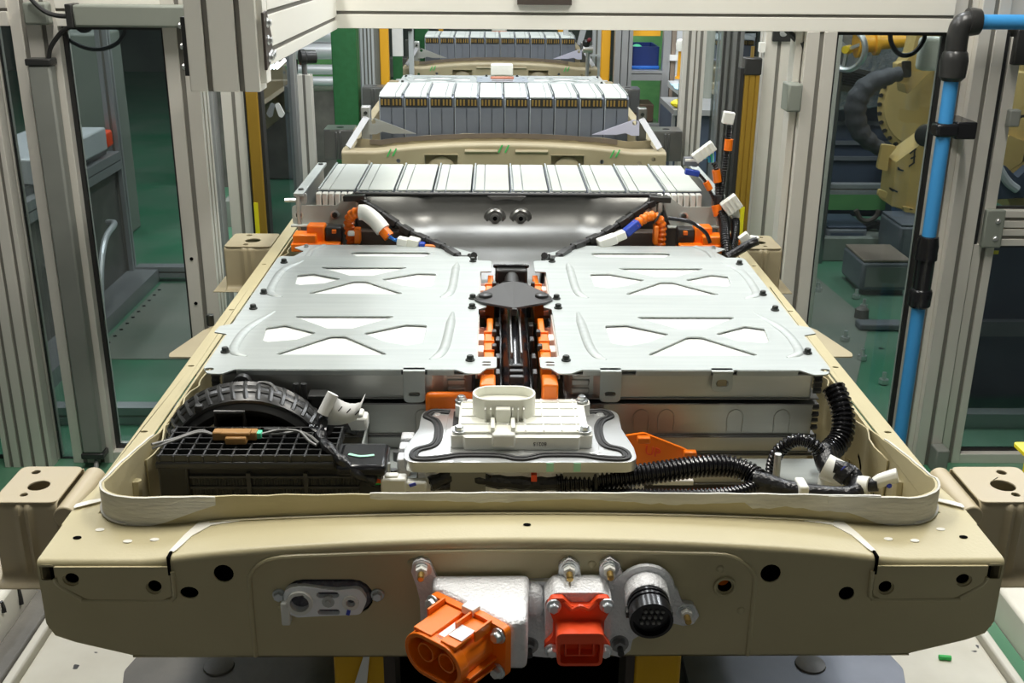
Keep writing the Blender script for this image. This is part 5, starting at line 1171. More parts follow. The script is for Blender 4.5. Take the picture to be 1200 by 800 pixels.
# overhead frame
t = thing('overhead_frame', 'pale aluminium overhead frame with a hanging block spanning the cell opening', 'frame', (0, YW, 1.25))
B().prof('X', -.813, 1.158, (YW, YW + .09), (1.25, 1.40), (), (1.289, 1.36), .008, .010).build('cross_rail', 'aluminium_cream', t, bevel=.001)
B().prof('Y', .86, YW, (-.56, -.445), (1.248, 1.40), (), (1.275, 1.34, 1.368), .009, .010).build('side_rail', 'aluminium_cream', t, bevel=.001)
B().prof('Z', 1.208, 1.75, (-.578, -.455), (.80, .86), (-.543, -.487), (), .010, .009).build('hanging_block', 'aluminium_cream', t, bevel=.0015)
B().prof('Z', 1.222, 1.75, (-.462, -.444), (.812, .85), (), ()).build('block_side', 'aluminium_cream', t, bevel=.001)
q = [(.806, 1.245), (.806, 1.343), (.835, 1.345), (.866, 1.30), (.866, 1.262)]
pl = B().plate(q, [], .005, YZ(-.446)).build('joint_plate', 'dark_brown', t, bevel=.001)
for y, z in ((.83, 1.325), (.83, 1.295), (.83, 1.265), (.843, 1.267), (.855, 1.269)): B().hexbolt((-.441, y, z), (1, 0, 0), .0062, .007).build('joint_bolt', 'machined', pl, bevel=.0005)
pl = B().box(-.586, -.578, .803, .83, 1.235, 1.335).build('joint_plate', 'black_plastic', t)
for z in (1.25, 1.285, 1.32): B().hexbolt((-.585, .81, z), (-1, 0, 0), .005, .006).build('joint_bolt', 'machined', pl)
single(B().box(.02, .16, YW - .012, YW, 1.312, 1.36), 'sign_plate', 'dark_brown', 'dark rectangular plate fixed to the middle of the overhead rail at the top edge', 'plate')
# right panel
t = thing('guard_fence', 'aluminium framed safety panel with clear pane between cell opening and blue pipe', 'safety fence', (1.0, YW, 0))
post(t, .778, .858, YW, YW + .09, 0, 1.25, sv=(YW + .03, YW + .065))
post(t, .758, .777, YW + .03, YW + .085, 0, 1.25, su=(), sv=(), nm='door_stop')
post(t, 1.158, 1.222, YW + .01, YW + .08, 0, 1.6, m='aluminium', su=(1.20,), sv=())
post(t, 1.2225, 1.297, YW - .015, YW + .08, 0, 1.6)
B().prof('X', .858, 1.158, (YW, YW + .08), (0, .035), (), (), .01, .01).build('bottom_rail', 'aluminium', t, bevel=.001)
pane(t, .858, 1.158, .03, 1.252, YW + .03, .012)
B().cyl((.80, YW - .001, .47), (.80, YW + .002, .47), .006, n=10).build('post_hole', 'black_hole', t)
t = thing('guard_fence', 'aluminium framed safety panel with a middle rail at the far right edge', 'safety fence', (1.7, YW, 0))
post(t, 1.305, 1.364, YW, YW + .06, 0, .68); post(t, 1.318, 1.350, YW, YW + .06, .68, 1.24, su=(), sv=())
post(t, 1.300, 1.314, YW + .002, YW + .05, 0, 1.25, nm='black_post', m='black_rubber', su=(), sv=())
post(t, 2.2, 2.28, YW, YW + .08, 0, 1.6)
for z0, z1 in ((.676, .724), (.728, .776)): B().prof('X', 1.364 if z0 < .7 else 1.32, 2.2, (YW, YW + .05), (z0, z1), (), ((z0 + z1) / 2,), .010, .008).build('middle_rail', 'aluminium', t, bevel=.001)
B().prof('X', 1.364, 2.2, (YW, YW + .05), (0, .03), (), (), .01, .01).build('bottom_rail', 'aluminium', t, bevel=.001)
B().prof('X', 1.297, 2.2, (YW, YW + .08), (1.262, 1.60), (), (1.40,), .01, .01).build('top_rail', 'aluminium', t, bevel=.001)
pane(t, 1.350, 2.2, .776, 1.262, YW + .025, .008); pane(t, 1.364, 2.2, .03, .676, YW + .025, .010)
c = B().prof('Z', .675, .782, (1.318, 1.372), (YW - .02, YW - .0), (), ()).build('corner_cover', 'grey_green', t, bevel=.004)
for z in (.702, .752): B().hexbolt((1.352, YW - .02, z), (0, -1, 0), .0055, .004).build('cover_bolt', 'machined', c)
B().box(1.322, 1.40, YW - .02, YW + .06, 1.17, 1.262).build('corner_block', 'black_plastic', t, bevel=.004)
B().box(1.335, 1.365, YW - .025, YW, 1.01, 1.055).build('latch_box', 'grey_dark_box', t, bevel=.004)
B().tube([(1.365, YW - .015, 1.035), (1.40, YW - .01, 1.045), (1.44, YW - .01, 1.08), (1.47, YW - .01, 1.13), (1.48, YW - .01, 1.20)], .004, 8, 5).build('latch_cable', 'black_rubber', t)
single(B().prof('Z', 0, .075, (1.262, 1.300), (YW - .07, YW - .016), (), ()), 'post_foot', 'grey_dark_box', 'dark grey foot block at the base of the right corner post', 'foot', bevel=.004)
single(B().prof('Z', 1.045, 1.118, (.738, .776), (YW - .02, YW + .05), (), ()), 'door_switch', 'grey_green', 'grey green door switch box on the post left of the right pane', 'switch', bevel=.005)
single(B().tube([at(921, 34, 1.80), at(935, 48, 1.79), at(946, 57, 1.78), at(952, 66, 1.77)], .008, 8, 4), 'switch_cable', 'black_rubber', 'black cable running down to the grey door switch', 'cable')
single(B().tube([at(1043, 34, 1.84), at(1044, 48, 1.84), at(1050, 60, 1.84), at(1060, 65, 1.84), at(1072, 61, 1.84), at(1082, 48, 1.84), at(1085, 34, 1.84)], .0065, 8, 6), 'black_cable', 'black_rubber', 'black cable loop hanging behind the top of the right pane', 'cable')
single(B().prof('Z', 1.14, 1.23, (1.125, 1.19), (1.86, 1.90), (), ()), 'socket_box', 'cream_plastic', 'cream socket box behind the blue pipe near the top of the right pane', 'box', bevel=.012)
# blue air pipe
t = thing('air_pipe', 'bright blue compressed air pipe with black elbow and couplings on the right post', 'pipe', (1.14, 1.66, .0))
yp = 1.66
B().cyl((1.137, yp, 0.0), (1.137, yp, 1.17), .0185, n=18).build('blue_tube', 'blue_pipe', t)
B().cyl((1.15, yp, 1.283), (2.3, yp, 1.288), .0185, n=18).build('blue_tube', 'blue_pipe', t)
B().tube([(1.137, yp, 1.20), (1.137, yp, 1.25), (1.145, yp, 1.278), (1.172, yp, 1.284)], .027, 18, 6).build('black_elbow', 'black_plastic', t, bevel=.002)
B().lathe((1.137, yp, 1.137), (0, 0, 1), [(0, .024), (.01, .033), (.05, .035), (.07, .031), (.075, .027)], 20).build('elbow_nut', 'black_plastic', t)
B().lathe((1.155, yp, 1.283), (1, 0, 0), [(0, .034), (.012, .035), (.03, .032), (.032, .024)], 20).build('elbow_nut', 'black_plastic', t)
B().lathe((1.137, yp, .525), (0, 0, 1), [(0, .024), (.006, .030), (.045, .031), (.052, .028), (.054, .025), (.135, .0255), (.137, .030), (.15, .030), (.155, .029), (.175, .030), (.20, .026), (.202, .022)], 20).build('pipe_coupling', 'black_gloss', t)
B().prof('Z', .995, 1.03, (1.108, 1.168), (yp - .024, yp + .024), (), ()).build('pipe_clip', 'black_gloss', t, bevel=.008)
B().box(1.16, 1.215, yp - .02, YW + .012, .99, 1.035).build('clip_foot', 'black_gloss', t, bevel=.004)
# second line of posts behind the opening
JL = t = thing('inner_jamb', 'inner left door jamb of aluminium with amber edge strip behind the opening', 'jamb', (-.87, 2.5, 0))
post(t, -.945, -.868, 2.5, 2.58, 0, 1.6, su=(-.905,))
B().prof('Z', 0, 1.6, (-.862, -.822), (2.49, 2.54), (), ()).build('amber_strip', 'gold_strip', t, bevel=.003)
B().prof('Z', 0, 1.6, (-.868, -.863), (2.49, 2.55), (), ()).build('black_seal', 'black_rubber', t)
B().prof('Z', 0, 1.6, (-.822, -.812), (2.50, 2.55), (), ()).build('black_seal', 'black_rubber', t)
post(t, -.998, -.962, 2.45, 2.52, 0, 1.6, m='aluminium_grey', su=(), sv=())
JR = t = thing('inner_jamb', 'inner right door jamb of aluminium with black bolted cap behind the opening', 'jamb', (.9, 2.5, 0))
post(t, .853, .948, 2.5, 2.58, 0, 1.6, su=(.90,))
post(t, 1.0, 1.05, 2.45, 2.52, 0, 1.6); post(t, 1.055, 1.085, 2.43, 2.47, 0, 1.6, su=(), sv=()); 
B().box(.872, .945, 2.485, 2.5, 1.165, 1.215).build('black_cap', 'black_plastic', t, bevel=.003)
B().lathe((.905, 2.485, 1.192), (0, -1, 0), [(0, .012), (.004, .012), (.005, .006)], 14).build('cap_bolt', 'machined', t)
B().box(.835, .853, 2.49, 2.52, 1.13, 1.16).build('white_tag', 'white_plastic', t)
t = thing('light_curtain', 'upright amber light curtain with black head beside the inner right jamb', 'light curtain', (.81, 2.46, 0))
B().prof('Z', .0, 1.06, (.786, .834), (2.46, 2.50), (.80, .82), (), .004, .004).build('curtain_bar', 'gold_strip', t, bevel=.002)
B().prof('Z', 1.06, 1.115, (.782, .838), (2.455, 2.505), (), ()).build('curtain_head', 'black_plastic', t, bevel=.004)
B().cyl((.808, 2.48, 1.115), (.808, 2.48, 1.15), .006, n=10).build('head_plug', 'gold', t)
B().box(.772, .786, 2.47, 2.51, 0, 1.08).build('black_seal', 'black_rubber', t)
for x0, z, y, nm in ((-.853, .62, 2.485, 'on the amber strip of the inner left jamb'), (-1.05, .62, 2.435, 'left of the inner left jamb'), (.812, .62, 2.452, 'on the lower part of the amber light curtain at right'), (1.02, .62, 2.43, 'between the inner right jamb and the right panel')):
    single(B().box(x0 - .007, x0 + .007, y, y + .006, .05, z), 'yellow_tape', 'yellow_bright', 'thin yellow tape strip ' + nm, 'tape')
t = thing('guard_post', 'grey aluminium post behind the left jamb beside the camera stand', 'post', (-.87, 3.3, 0))
post(t, -.895, -.842, 3.3, 3.37, 0, 1.7, m='aluminium_grey')
t = thing('sensor_stand', 'short aluminium stand carrying a small black camera sensor', 'sensor', (-.87, 3.7, 0))
post(t, -.905, -.842, 3.7, 3.76, 0, .91, m='aluminium')
B().cyl((-.872, 3.73, .91), (-.872, 3.73, .955), .012, n=12).build('stand_stem', 'dark_steel', t)
B().lathe((-.85, 3.73, .985), (-1, -.5, 0), [(-.03, .028), (.015, .030), (.02, .034), (.04, .034), (.045, .02)], 16).build('sensor_body', 'black_plastic', t)
B().bar((-.905, 3.70, .98), (-.94, 3.70, .985), .022, .022).build('sensor_nose', 'black_plastic', t)
B().sphere((-.942, 3.69, .985), .006, 8, 6).build('status_light', 'yellow_bright', t)
B().tube([(-.90, 3.71, .975), (-.905, 3.71, .92), (-.93, 3.72, .88)], .005, 6, 4).build('sensor_cable', 'black_rubber', t)
t = thing('guard_post', 'tan aluminium post standing behind the amber light curtain at right', 'post', (.77, 3.3, 0))
post(t, .722, .767, 3.3, 3.36, 0, 1.6); post(t, .775, .815, 3.32, 3.38, 0, 1.6, m='aluminium')
# rear panes between the posts
B().box(-.862, -.856, 2.6, 3.29, .02, 1.6).build('pane', 'pane_glass', JL)
B().box(.842, .848, 2.6, 3.29, .02, 1.6).build('pane', 'pane_glass', JR)
# ------------------------------------------------------------------ line equipment beyond the opening
post_specs = [((-.862, -.735), 4.5, 'green_column', 'dark green square steel column left of the trays', 'green_column'),
              ((-.668, -.620), 5.0, 'amber_post', 'amber post behind the grey profiles left of the farthest tray', 'amber_post'),
              ((-.495, -.457), 8.1, 'amber_post', 'thin amber post by the left leg of the far gantry', 'amber_post'),
              ((.49, .535), 8.1, 'amber_post', 'thin amber post by the right leg of the far gantry', 'amber_post'),
              ((.555, .605), 5.0, 'amber_post', 'amber post right of the farthest tray', 'amber_post'),
              ((-.56, -.47), 6.2, 'green_column', 'green column between the white panel and the thin amber post', 'green_column')]
for (x0, x1), y, m, lab, nm in post_specs:
    t = thing(nm, lab, 'column', ((x0 + x1) / 2, y, 0))
    B().prof('Z', 0, 3.0, (x0, x1), (y, y + (x1 - x0)), (), ()).build('column_shaft', m, t, bevel=.004)
    B().box(x0 - .03, x1 + .03, y - .03, y + (x1 - x0) + .03, 0, .02).build('base_plate', m, t)
t = thing('profile_column', 'bluish aluminium profile column between the green column and the amber post', 'column', (-.73, 5.0, 0))
post(t, -.775, -.70, 5.0, 5.07, 0, 2.5, m='white_pipe', su=(-.757, -.737, -.717), sw=.008); post(t, -.80, -.777, 5.0, 5.05, 0, 2.5, m='aluminium_grey', su=(), sv=()); post(t, -.699, -.67, 5.02, 5.06, 0, 2.5, m='grey_dark_box', su=(), sv=())
t = thing('partition_panel', 'white over green partition panel right of the amber post at left', 'panel', (-.58, 5.3, 0))
B().box(-.625, -.565, 5.3, 5.33, .84, 2.4).build('upper_panel', 'paper', t); B().box(-.625, -.570, 5.3, 5.33, 0, .84).build('lower_panel', 'green_column', t)
t = thing('profile_column', 'slim white profile column left of the farthest tray', 'column', (-.5, 5.6, 0))
post(t, -.555, -.525, 5.6, 5.63, 0, 2.4, m='white_pipe', su=(), sv=()); B().box(-.56, -.53, 5.57, 5.60, .96, 1.08).build('black_sensor', 'black_plastic', t)
t = thing('far_gantry', 'dark gantry with yellow grippers above the end of the line', 'gantry', (0, 8.4, 0))
B().box(-.9, .9, 8.4, 8.6, .96, 1.12).build('gantry_beam', 'dark_brown', t); B().box(-.9, .9, 8.38, 8.4, .78, .94).build('gantry_back', 'grey_dark_box', t)
for x in (-.9, .82): B().box(x, x + .08, 8.4, 8.5, 0, .96).build('gantry_leg', 'aluminium_grey', t)
for x in (-.38, -.02, .40): B().box(x - .07, x + .07, 8.3, 8.4, .87, .95).build('yellow_gripper', 'yellow', t, bevel=.01); B().cyl((x, 8.35, .94), (x, 8.35, 1.00), .035, .02, 14).build('gripper_head', 'yellow', t)
B().box(-.64, -.54, 8.3, 8.4, .86, 1.0).build('gripper_clamp', 'amber_post', t)
t = thing('profile_column', 'white profile frame with round drum right of the farthest tray', 'frame', (.45, 5.9, 0))
post(t, .585, .66, 5.9, 5.96, 0, 2.2, m='white_pipe', su=(.61,), sv=()); post(t, .40, .43, 5.9, 5.96, 0, 2.2, m='white_pipe', su=(), sv=())
B().bar((.50, 5.9, .86), (.56, 5.9, 1.10), .035, .03, (0, 1, 0)).build('diagonal_brace', 'white_pipe', t); B().sphere((.50, 6.0, 1.02), .07, 14, 10).build('round_drum', 'clear_plastic', t)
B().bar((.50, 5.86, .80), (.66, 5.86, .80), .015, .012).build('white_rod', 'white_pipe', t)
t = thing('hand_valve', 'small pipe valve with black and red knob right of the farthest module row', 'valve', (.53, 5.6, 0))
B().cyl((.50, 5.6, .86), (.56, 5.6, .86), .022, n=12).build('valve_body', 'machined', t); B().lathe((.52, 5.6, .875), (0, 0, 1), [(0, .02), (.03, .025), (.04, .018)], 12).build('valve_knob', 'black_plastic', t); B().sphere((.535, 5.58, .915), .014, 8, 6).build('red_cap', 'dark_red', t)
B().cyl((.53, 5.6, 0), (.53, 5.6, .86), .012, n=8).build('valve_pipe', 'machined', t)
# shelf rack at right
YR = 4.9; KR = (YR - CP.y) / (4.0 - CP.y)
def RX(x): return CP.x + (x - CP.x) * KR
def RZ(z): return CP.z + (z - CP.z) * KR
t = thing('shelf_rack', 'grey aluminium shelf rack right of the trays', 'rack', (RX(.68), YR, 0))
for x0, x1, m in ((.520, .548, 'aluminium_grey'), (.552, .582, 'aluminium_grey'), (.586, .603, 'aluminium_grey'), (.745, .780, 'aluminium_grey'), (.805, .830, 'white_pipe'), (.836, .870, 'dark_steel')): post(t, RX(x0), RX(x1), YR, YR + .05, 0, 2.0, m=m, su=(), sv=())
for z0 in (.862, .615): 
    B().prof('X', RX(.603), RX(.745), (YR, YR + .05), (RZ(z0), RZ(z0 + .028)), (), ()).build('shelf_rail', 'aluminium_grey', t); B().prof('X', RX(.603), RX(.745), (YR, YR + .05), (RZ(z0 + .032), RZ(z0 + .045)), (), ()).build('shelf_rail', 'aluminium_grey', t)
    B().box(RX(.603), RX(.745), YR + .05, YR + .4, RZ(z0 + .03), RZ(z0 + .045)).build('shelf_board', 'dark_steel', t)
B().box(RX(.603), RX(.735), YR + .05, YR + .07, RZ(1.06), RZ(1.10)).build('orange_header', 'amber_post', t); B().box(RX(.783), RX(.803), YR, YR + .03, 0, 2.0).build('wood_strip', 'box_tan', t); B().box(RX(.775), RX(.812), YR - .02, YR, RZ(.955), RZ(.98)).build('paper_band', 'paper', t)
t = thing('storage_bin', 'dark blue plastic bin on the upper shelf of the rack', 'bin', (RX(.675), YR + .2, RZ(.908)))
B().plate(rpoly([(RX(.612), YR + .08), (RX(.738), YR + .08), (RX(.738), YR + .38), (RX(.612), YR + .38)], .01), [rpoly([(RX(.620), YR + .09), (RX(.730), YR + .09), (RX(.730), YR + .37), (RX(.620), YR + .37)], .01)], .12, XY(RZ(.907))).build('bin_wall', 'bin_blue', t, bevel=.003); B().box(RX(.615), RX(.735), YR + .085, YR + .375, RZ(.907), RZ(.907) + .005).build('bin_floor', 'bin_blue', t); B().prof('X', RX(.610), RX(.740), (YR + .07, YR + .1), (RZ(.907), RZ(.923)), (), ()).build('bin_rim', 'wire_blue', t, bevel=.004)
single(B().sphere((RX(.635), YR + .12, RZ(.907) + .10), .035, 12, 8, (1, 1, .9)), 'green_tub', 'green_mark', 'green round tub peeping over the blue bin', 'tub')
single(B().prof('Z', RZ(.660), RZ(.742), (RX(.62), RX(.725)), (YR + .08, YR + .3), (), ()), 'carton', 'carton', 'brown carton on the lower shelf of the rack', 'carton', bevel=.004)
single(B().box(.78, 1.45, 5.5, 5.53, .0, 2.2), 'partition_panel', 'green_panel', 'green mesh partition behind the shelf rack', 'panel')
t = thing('signal_lamp', 'amber signal lamp with white cap seen through the right opening', 'lamp', (.84, 3.75, .85))
B().cyl((.795, 3.75, .91), (.795, 3.75, 1.03), .022, .020, 16).build('lamp_body', 'amber_post', t); B().lathe((.795, 3.75, 1.02), (0, 0, 1), [(0, .030), (.03, .034), (.045, .030), (.05, .02)], 16).build('lamp_cap', 'white_plastic', t); B().cyl((.795, 3.75, 0), (.795, 3.75, .91), .010, n=8).build('lamp_pole', 'dark_steel', t); B().lathe((.795, 3.75, .90), (0, 0, 1), [(0, .03), (.01, .028)], 14).build('lamp_base', 'amber_post', t)
t = thing('work_cabinet', 'dark mesh fronted cabinet below the signal lamp', 'cabinet', (.9, 3.9, 0))
B().box(.79, 1.3, 3.9, 4.3, .0, .72).build('cabinet_body', 'cabinet_blue', t, bevel=.005); B().prof('X', .79, 1.3, (3.87, 4.32), (.72, .745), (), ()).build('cabinet_top', 'aluminium_grey', t); B().box(.785, .80, 3.88, 3.9, 0, .72).build('cabinet_frame', 'aluminium_grey', t)
s_ = B(); rows = [[(.80 + .018 * i, 3.9 + .05 * j, .835 + .02 * mnoise.noise(Vector((i * .7, j * .9, 2)))) for i in range(6)] for j in range(5)]
s_.grid(rows); single(s_, 'blue_cloth', 'cloth_blue', 'pale blue cloth draped on a stand under the signal lamp', 'cloth', solid=.006)
single(B().cyl((.845, 3.98, .745), (.845, 3.98, .84), .012, n=8), 'cloth_stand', 'dark_steel', 'thin dark stand under the pale blue cloth', 'stand')
single(B().sphere((.83, 3.95, .765), .035, 12, 8, (1.3, 1, .6)), 'yellow_bag', 'yellow_bright', 'crumpled yellow bag on the dark cabinet', 'bag')
single(B().prof('Z', .746, .785, (.865, .91), (3.93, 3.99), (), ()), 'red_box', 'dark_red', 'dark red box beside the yellow bag on the dark cabinet', 'box', bevel=.006)
# wrapped sheets hanging beyond the right jamb
for i, (pts, lab) in enumerate((([(842, 45), (860, 55), (882, 52), (884, 62), (862, 62)], 'silvery film bundle at the top beyond the amber light curtain'), ([(836, 78), (842, 79), (858, 98), (855, 102), (836, 86)], 'bright slanting film strip beyond the amber light curtain'))):
    o = [at(px, py, 4.3) for px, py in pts]; single(B().plate([(p.x, p.z) for p in o], [], .03, XZ(4.3)), 'film_sheet', 'foil', lab, 'film', bevel=.006)
single(B().cyl((1.02, 4.3, 0), (1.02, 4.3, 2), .03, n=12), 'roof_support', 'grey_green', 'slim grey support pole in front of the mesh beyond the right jamb', 'pole')
t = thing('work_table', 'low table with white edge beyond the right jamb', 'table', (1.1, 4.5, 0))
B().box(.90, 1.28, 4.4, 4.8, .74, .77).build('table_top', 'white_pipe', t); B().box(.92, 1.26, 4.45, 4.75, 0, .74).build('table_body', 'dark_plate', t)
# left side beyond the opening
t = thing('pipe_rack', 'rack of white horizontal pipes seen left of the green column', 'rack', (-1.1, 5.6, 0))
for z, r in ((.93, .045), (.84, .05), (.66, .03), (.73, .03)): B().cyl((-2.0, 5.6, z), (-.80, 5.6, z), r, n=14).build('white_pipe', 'white_pipe', t)
for x in (-1.9, -1.0): B().box(x - .03, x + .03, 5.66, 5.72, 0, 1.1).build('rack_leg', 'dark_steel', t)
B().box(-2.0, -.80, 5.62, 5.9, .0, .60).build('rack_base', 'dark_plate', t)
single(B().box(-1.7, -.9, 6.3, 6.34, .0, 2.2), 'partition_panel', 'green_panel', 'green partition behind the white pipe rack', 'panel')
single(B().bar(at(306, 97, 3.0), at(334, 70, 3.1), .008, .010), 'tube_lamp', 'tube_lamp', 'bright slanting tube lamp below the overhead rail left of the grey post', 'lamp')
single(B().plate(rpoly([tuple(at(px, py, 2.95)[i] for i in (0, 2)) for px, py in ((322, 122), (327, 120), (334, 133), (331, 138), (327, 136))], .008), [], .006, XZ(2.95)), 'paper_tag', 'paper', 'white slanting tag hanging left of the grey post', 'tag')
# machine behind the left pane
t = thing('transfer_machine', 'grey panelled aluminium framed machine behind the left pane', 'machine', (-1.75, 3.1, 0))
X0 = -1.66
for y in (2.25, 3.55): post(t, X0 - .05, X0, y, y + .05, 0, 1.5, m='aluminium_grey')
B().prof('Y', 2.25, 3.55, (X0 - .05, X0), (.565, .60), (), ()).build('machine_rail', 'aluminium_grey', t); B().prof('Y', 2.25, 3.55, (X0 - .05, X0), (.525, .560), (), ()).build('machine_rail', 'aluminium_grey', t)
B().box(X0 - .04, X0 - .03, 2.30, 3.55, .06, .525).build('side_panel', 'dark_plate', t); B().prof('Y', 2.25, 3.6, (X0 - .05, X0 + .10), (0, .06), (), ()).build('machine_rail', 'aluminium_grey', t)
B().box(X0 - .5, X0 - .04, 2.3, 3.5, .60, .63).build('machine_deck', 'dark_steel', t)
for k in range(3): B().cyl((X0 - .03, 2.7 + .1 * k, .33 + .03 * k), (X0 - .02, 2.7 + .1 * k, .33 + .03 * k), .008, n=8).build('panel_bolt', 'machined', t)
single(B().box(X0 - .30, X0 - .002, 2.70, 3.42, .631, .725), 'pale_casing', 'box_grey' if False else 'white_pipe', 'pale grey casing lying on the machine behind the left pane', 'casing', bevel=.008)
single(B().box(X0 - .08, X0 - .01, 3.44, 3.52, .631, .70), 'red_reflection', 'red_orange', 'red orange block standing in for a reflection at the end of the pale casing', 'valve', bevel=.01)  # solid block coloured for a reddish reflection in the left pane
t = thing('orange_barrier', 'orange barrier rod on two dark legs far behind the left pane', 'barrier', (-1.2, 4.05, 0)); B().bar((-1.40, 3.9, .83), (-1.02, 4.2, .83), .03, .03).build('barrier_rod', 'orange', t)
for x, y in ((-1.38, 3.92), (-1.05, 4.18)): B().cyl((x, y, 0), (x, y, .82), .015, n=8).build('barrier_leg', 'dark_steel', t)
single(B().prof('Z', 0, 1.03, (-2.35, -1.95), (4.3, 4.6), (), ()), 'yellow_green_box', 'grey_green', 'dull green cabinet behind the pale casing', 'cabinet', bevel=.01)
single(B().tube([(X0 + .13, 2.75, .0), (X0 + .13, 2.80, .25), (X0 + .12, 2.92, .37), (X0 + .10, 3.1, .39), (X0 + .02, 3.25, .36)], .012, 8, 6), 'white_hose', 'white_pipe', 'pale curved hose in front of the dark machine panel', 'hose')
single(B().prof('X', -1.66, -1.0, (3.58, 3.64), (.02, .07), (), (.045,), .008, .006), 'floor_rail', 'aluminium_grey', 'low aluminium floor rail across the end of the machine', 'rail', bevel=.001)
single(B().prof('X', -2.0, -.92, (2.02, 2.07), (0.0, .06), (), (.03,), .008, .006), 'floor_rail', 'aluminium_grey', 'low aluminium floor rail just behind the left pane', 'rail', bevel=.001)
t = thing('wear_strip', 'worn grey strip with row of holes on the floor behind the left pane', 'strip', (-1.45, 3.0, 0))
B().plate([(-1.54, 2.6), (-1.08, 2.6), (-1.08, 3.55), (-1.54, 3.55)], [], .004, XY(0.0)).build('strip_sheet', 'floor_grey', t)
h = B()
for k in range(12): h.plate(circ(-1.52, 2.62 + .075 * k, .008, 8), [], .001, XY(.0042))
h.build('hole_row', 'black_hole', t)
single(B().cyl((-1.25, 3.35, 0), (-1.25, 3.35, .02), .04, n=14), 'floor_anchor', 'dark_plate', 'small dark floor anchor on the worn grey strip', 'anchor')
single(B().prof('Z', .0, .14, (-1.5, -1.36), (4.6, 4.8), (), ()), 'floor_box', 'grey_green', 'small beige box far off on the green floor behind the left pane', 'box')
# machine area behind the right pane: two robots and clutter
t = thing('robot', 'tan industrial robot with grey sleeve and round joint behind the right pane', 'robot', (1.75, 3.3, 0))
c = at(1078, 128, 3.30)
B().lathe(c + Vector((.10, .12, 0)), (-.75, -.66, .0), [(0, .20), (.06, .205), (.10, .20), (.105, .165), (.112, .16), (.112, .001)], 36).build('round_joint', 'robot', t, bevel=.002)
for k in range(12):
    a = math.radians(110 + 12 * k); p = c + Vector((.10, .12, 0)) + Vector((-.75, -.66, 0)) * .105 + (Vector((.66, -.75, 0)) * math.cos(a) + Vector((0, 0, 1)) * math.sin(a)) * .183
    B().cyl(p, p + Vector((-.75, -.66, 0)) * .012, .009, n=6).build('joint_bolt', 'black_plastic', t)
def slab(px, Y, th, nm, m, **k):
    o = [at(a, b_, Y) for a, b_ in px]; return B().plate(rpoly([(p.x, p.z) for p in o], .008), [], th, XZ(Y)).build(nm, m, t, bevel=.004, **k)
slab([(1052, 108), (1098, 62), (1098, 30), (1068, 20), (1058, 60), (1047, 75)], 3.28, .10, 'upper_arm', 'robot')
slab([(1046, 73), (1058, 70), (1066, 72), (1066, 92), (1058, 98), (1046, 94)], 3.16, .05, 'sleeve_mount', 'robot'); slab([(1056, 71), (1067, 71), (1067, 90), (1058, 91)], 3.10, .01, 'mount_pad', 'black_plastic')
slab([(1094, 118), (1086, 145), (1036, 182), (1030, 232), (1078, 248), (1100, 200), (1110, 150)], 3.12, .14, 'wrist_plate', 'robot')
slab([(1032, 168), (1050, 170), (1040, 182), (1038, 200), (1026, 196)], 3.05, .02, 'wrist_lug', 'robot'); slab([(1028, 220), (1038, 224), (1036, 232), (1027, 228)], 2.985, .02, 'wrist_foot', 'robot'); slab([(1056, 240), (1070, 244), (1072, 249), (1058, 247)], 2.985, .02, 'wrist_foot', 'robot')
p = at(1085, 158, 3.0); B().lathe(p, (-.4, -.9, 0), [(0, .042), (.03, .04), (.035, .03)], 18).build('wrist_cap', 'black_plastic', t)
k = B()
for a, b_, c_, d_ in ((1052, 196, 1054, 198), (1052, 198, 1059, 200), (1066, 180, 1074, 174), (1067, 186, 1073, 183), (1065, 195, 1072, 190), (1072, 175, 1071, 190), (1042, 220, 1052, 225), (1043, 221, 1047, 224)): k.bar(at(a, b_, 2.977), at(c_, d_, 2.977), .006, .002, (0, 1, 0))
k.build('pen_scribble', 'dark_grey', t)
B().tube([at(1056, 86, 3.08), at(1040, 90, 3.08), at(1020, 98, 3.08), at(1007, 112, 3.08), at(1002, 130, 3.08), at(1006, 150, 3.08), at(1018, 165, 3.08), at(1034, 176, 3.08)], lambda q: .026 + .016 * math.sin(math.pi * q) + .0025 * math.sin(q * 60), 14, 6).build('cable_sleeve', 'sleeve', t)
B().prof('Z', 0, .72, (2.02, 2.16), (3.72, 3.90), (), ()).build('robot_base', 'cabinet_blue', t, bevel=.02)
t = thing('robot', 'tan industrial robot with big round drum behind the far right pane', 'robot', (2.1, 2.8, 0))
c = at(1190, 132, 2.75)
B().lathe(c + Vector((0, .06, 0)), (-.25, -1, 0), [(0, .21), (.06, .215), (.09, .206), (.095, .15), (.102, .145), (.106, .13), (.106, .001)], 36).build('round_drum', 'robot', t, bevel=.002)
slab([(1160, 150), (1200, 165), (1230, 190), (1230, 240), (1165, 236), (1150, 200)], 2.82, .15, 'robot_shoulder', 'robot'); slab([(1178, 60), (1230, 40), (1230, 110), (1172, 110)], 2.83, .08, 'upper_arm', 'box_tan')
slab([(1152, 205), (1170, 190), (1185, 205), (1200, 192), (1215, 215), (1200, 228), (1160, 230)], 2.64, .05, 'cable_bundle', 'cabinet_blue')
B().tube([at(1168, 192, 2.58), at(1180, 212, 2.58), at(1192, 222, 2.58)], .015, 8, 4).build('bright_hose', 'white_pipe', t)
B().prof('Z', 0, .55, (1.92, 2.3), (2.58, 2.80), (), ()).build('robot_base', 'cabinet_blue', t, bevel=.02)
single(B().plate([(0, 0), (.045, .0), (.022, .042)], [], .004, lambda u, v, w: (1.70 + u, 2.795 - w, 1.03 + v)), 'warning_sticker', 'yellow', 'small yellow warning triangle behind the far right pane', 'sticker')
t = thing('hand_crank', 'chrome hand wheel behind the top of the right pane', 'wheel', tuple(at(993, 58, 3.9)))
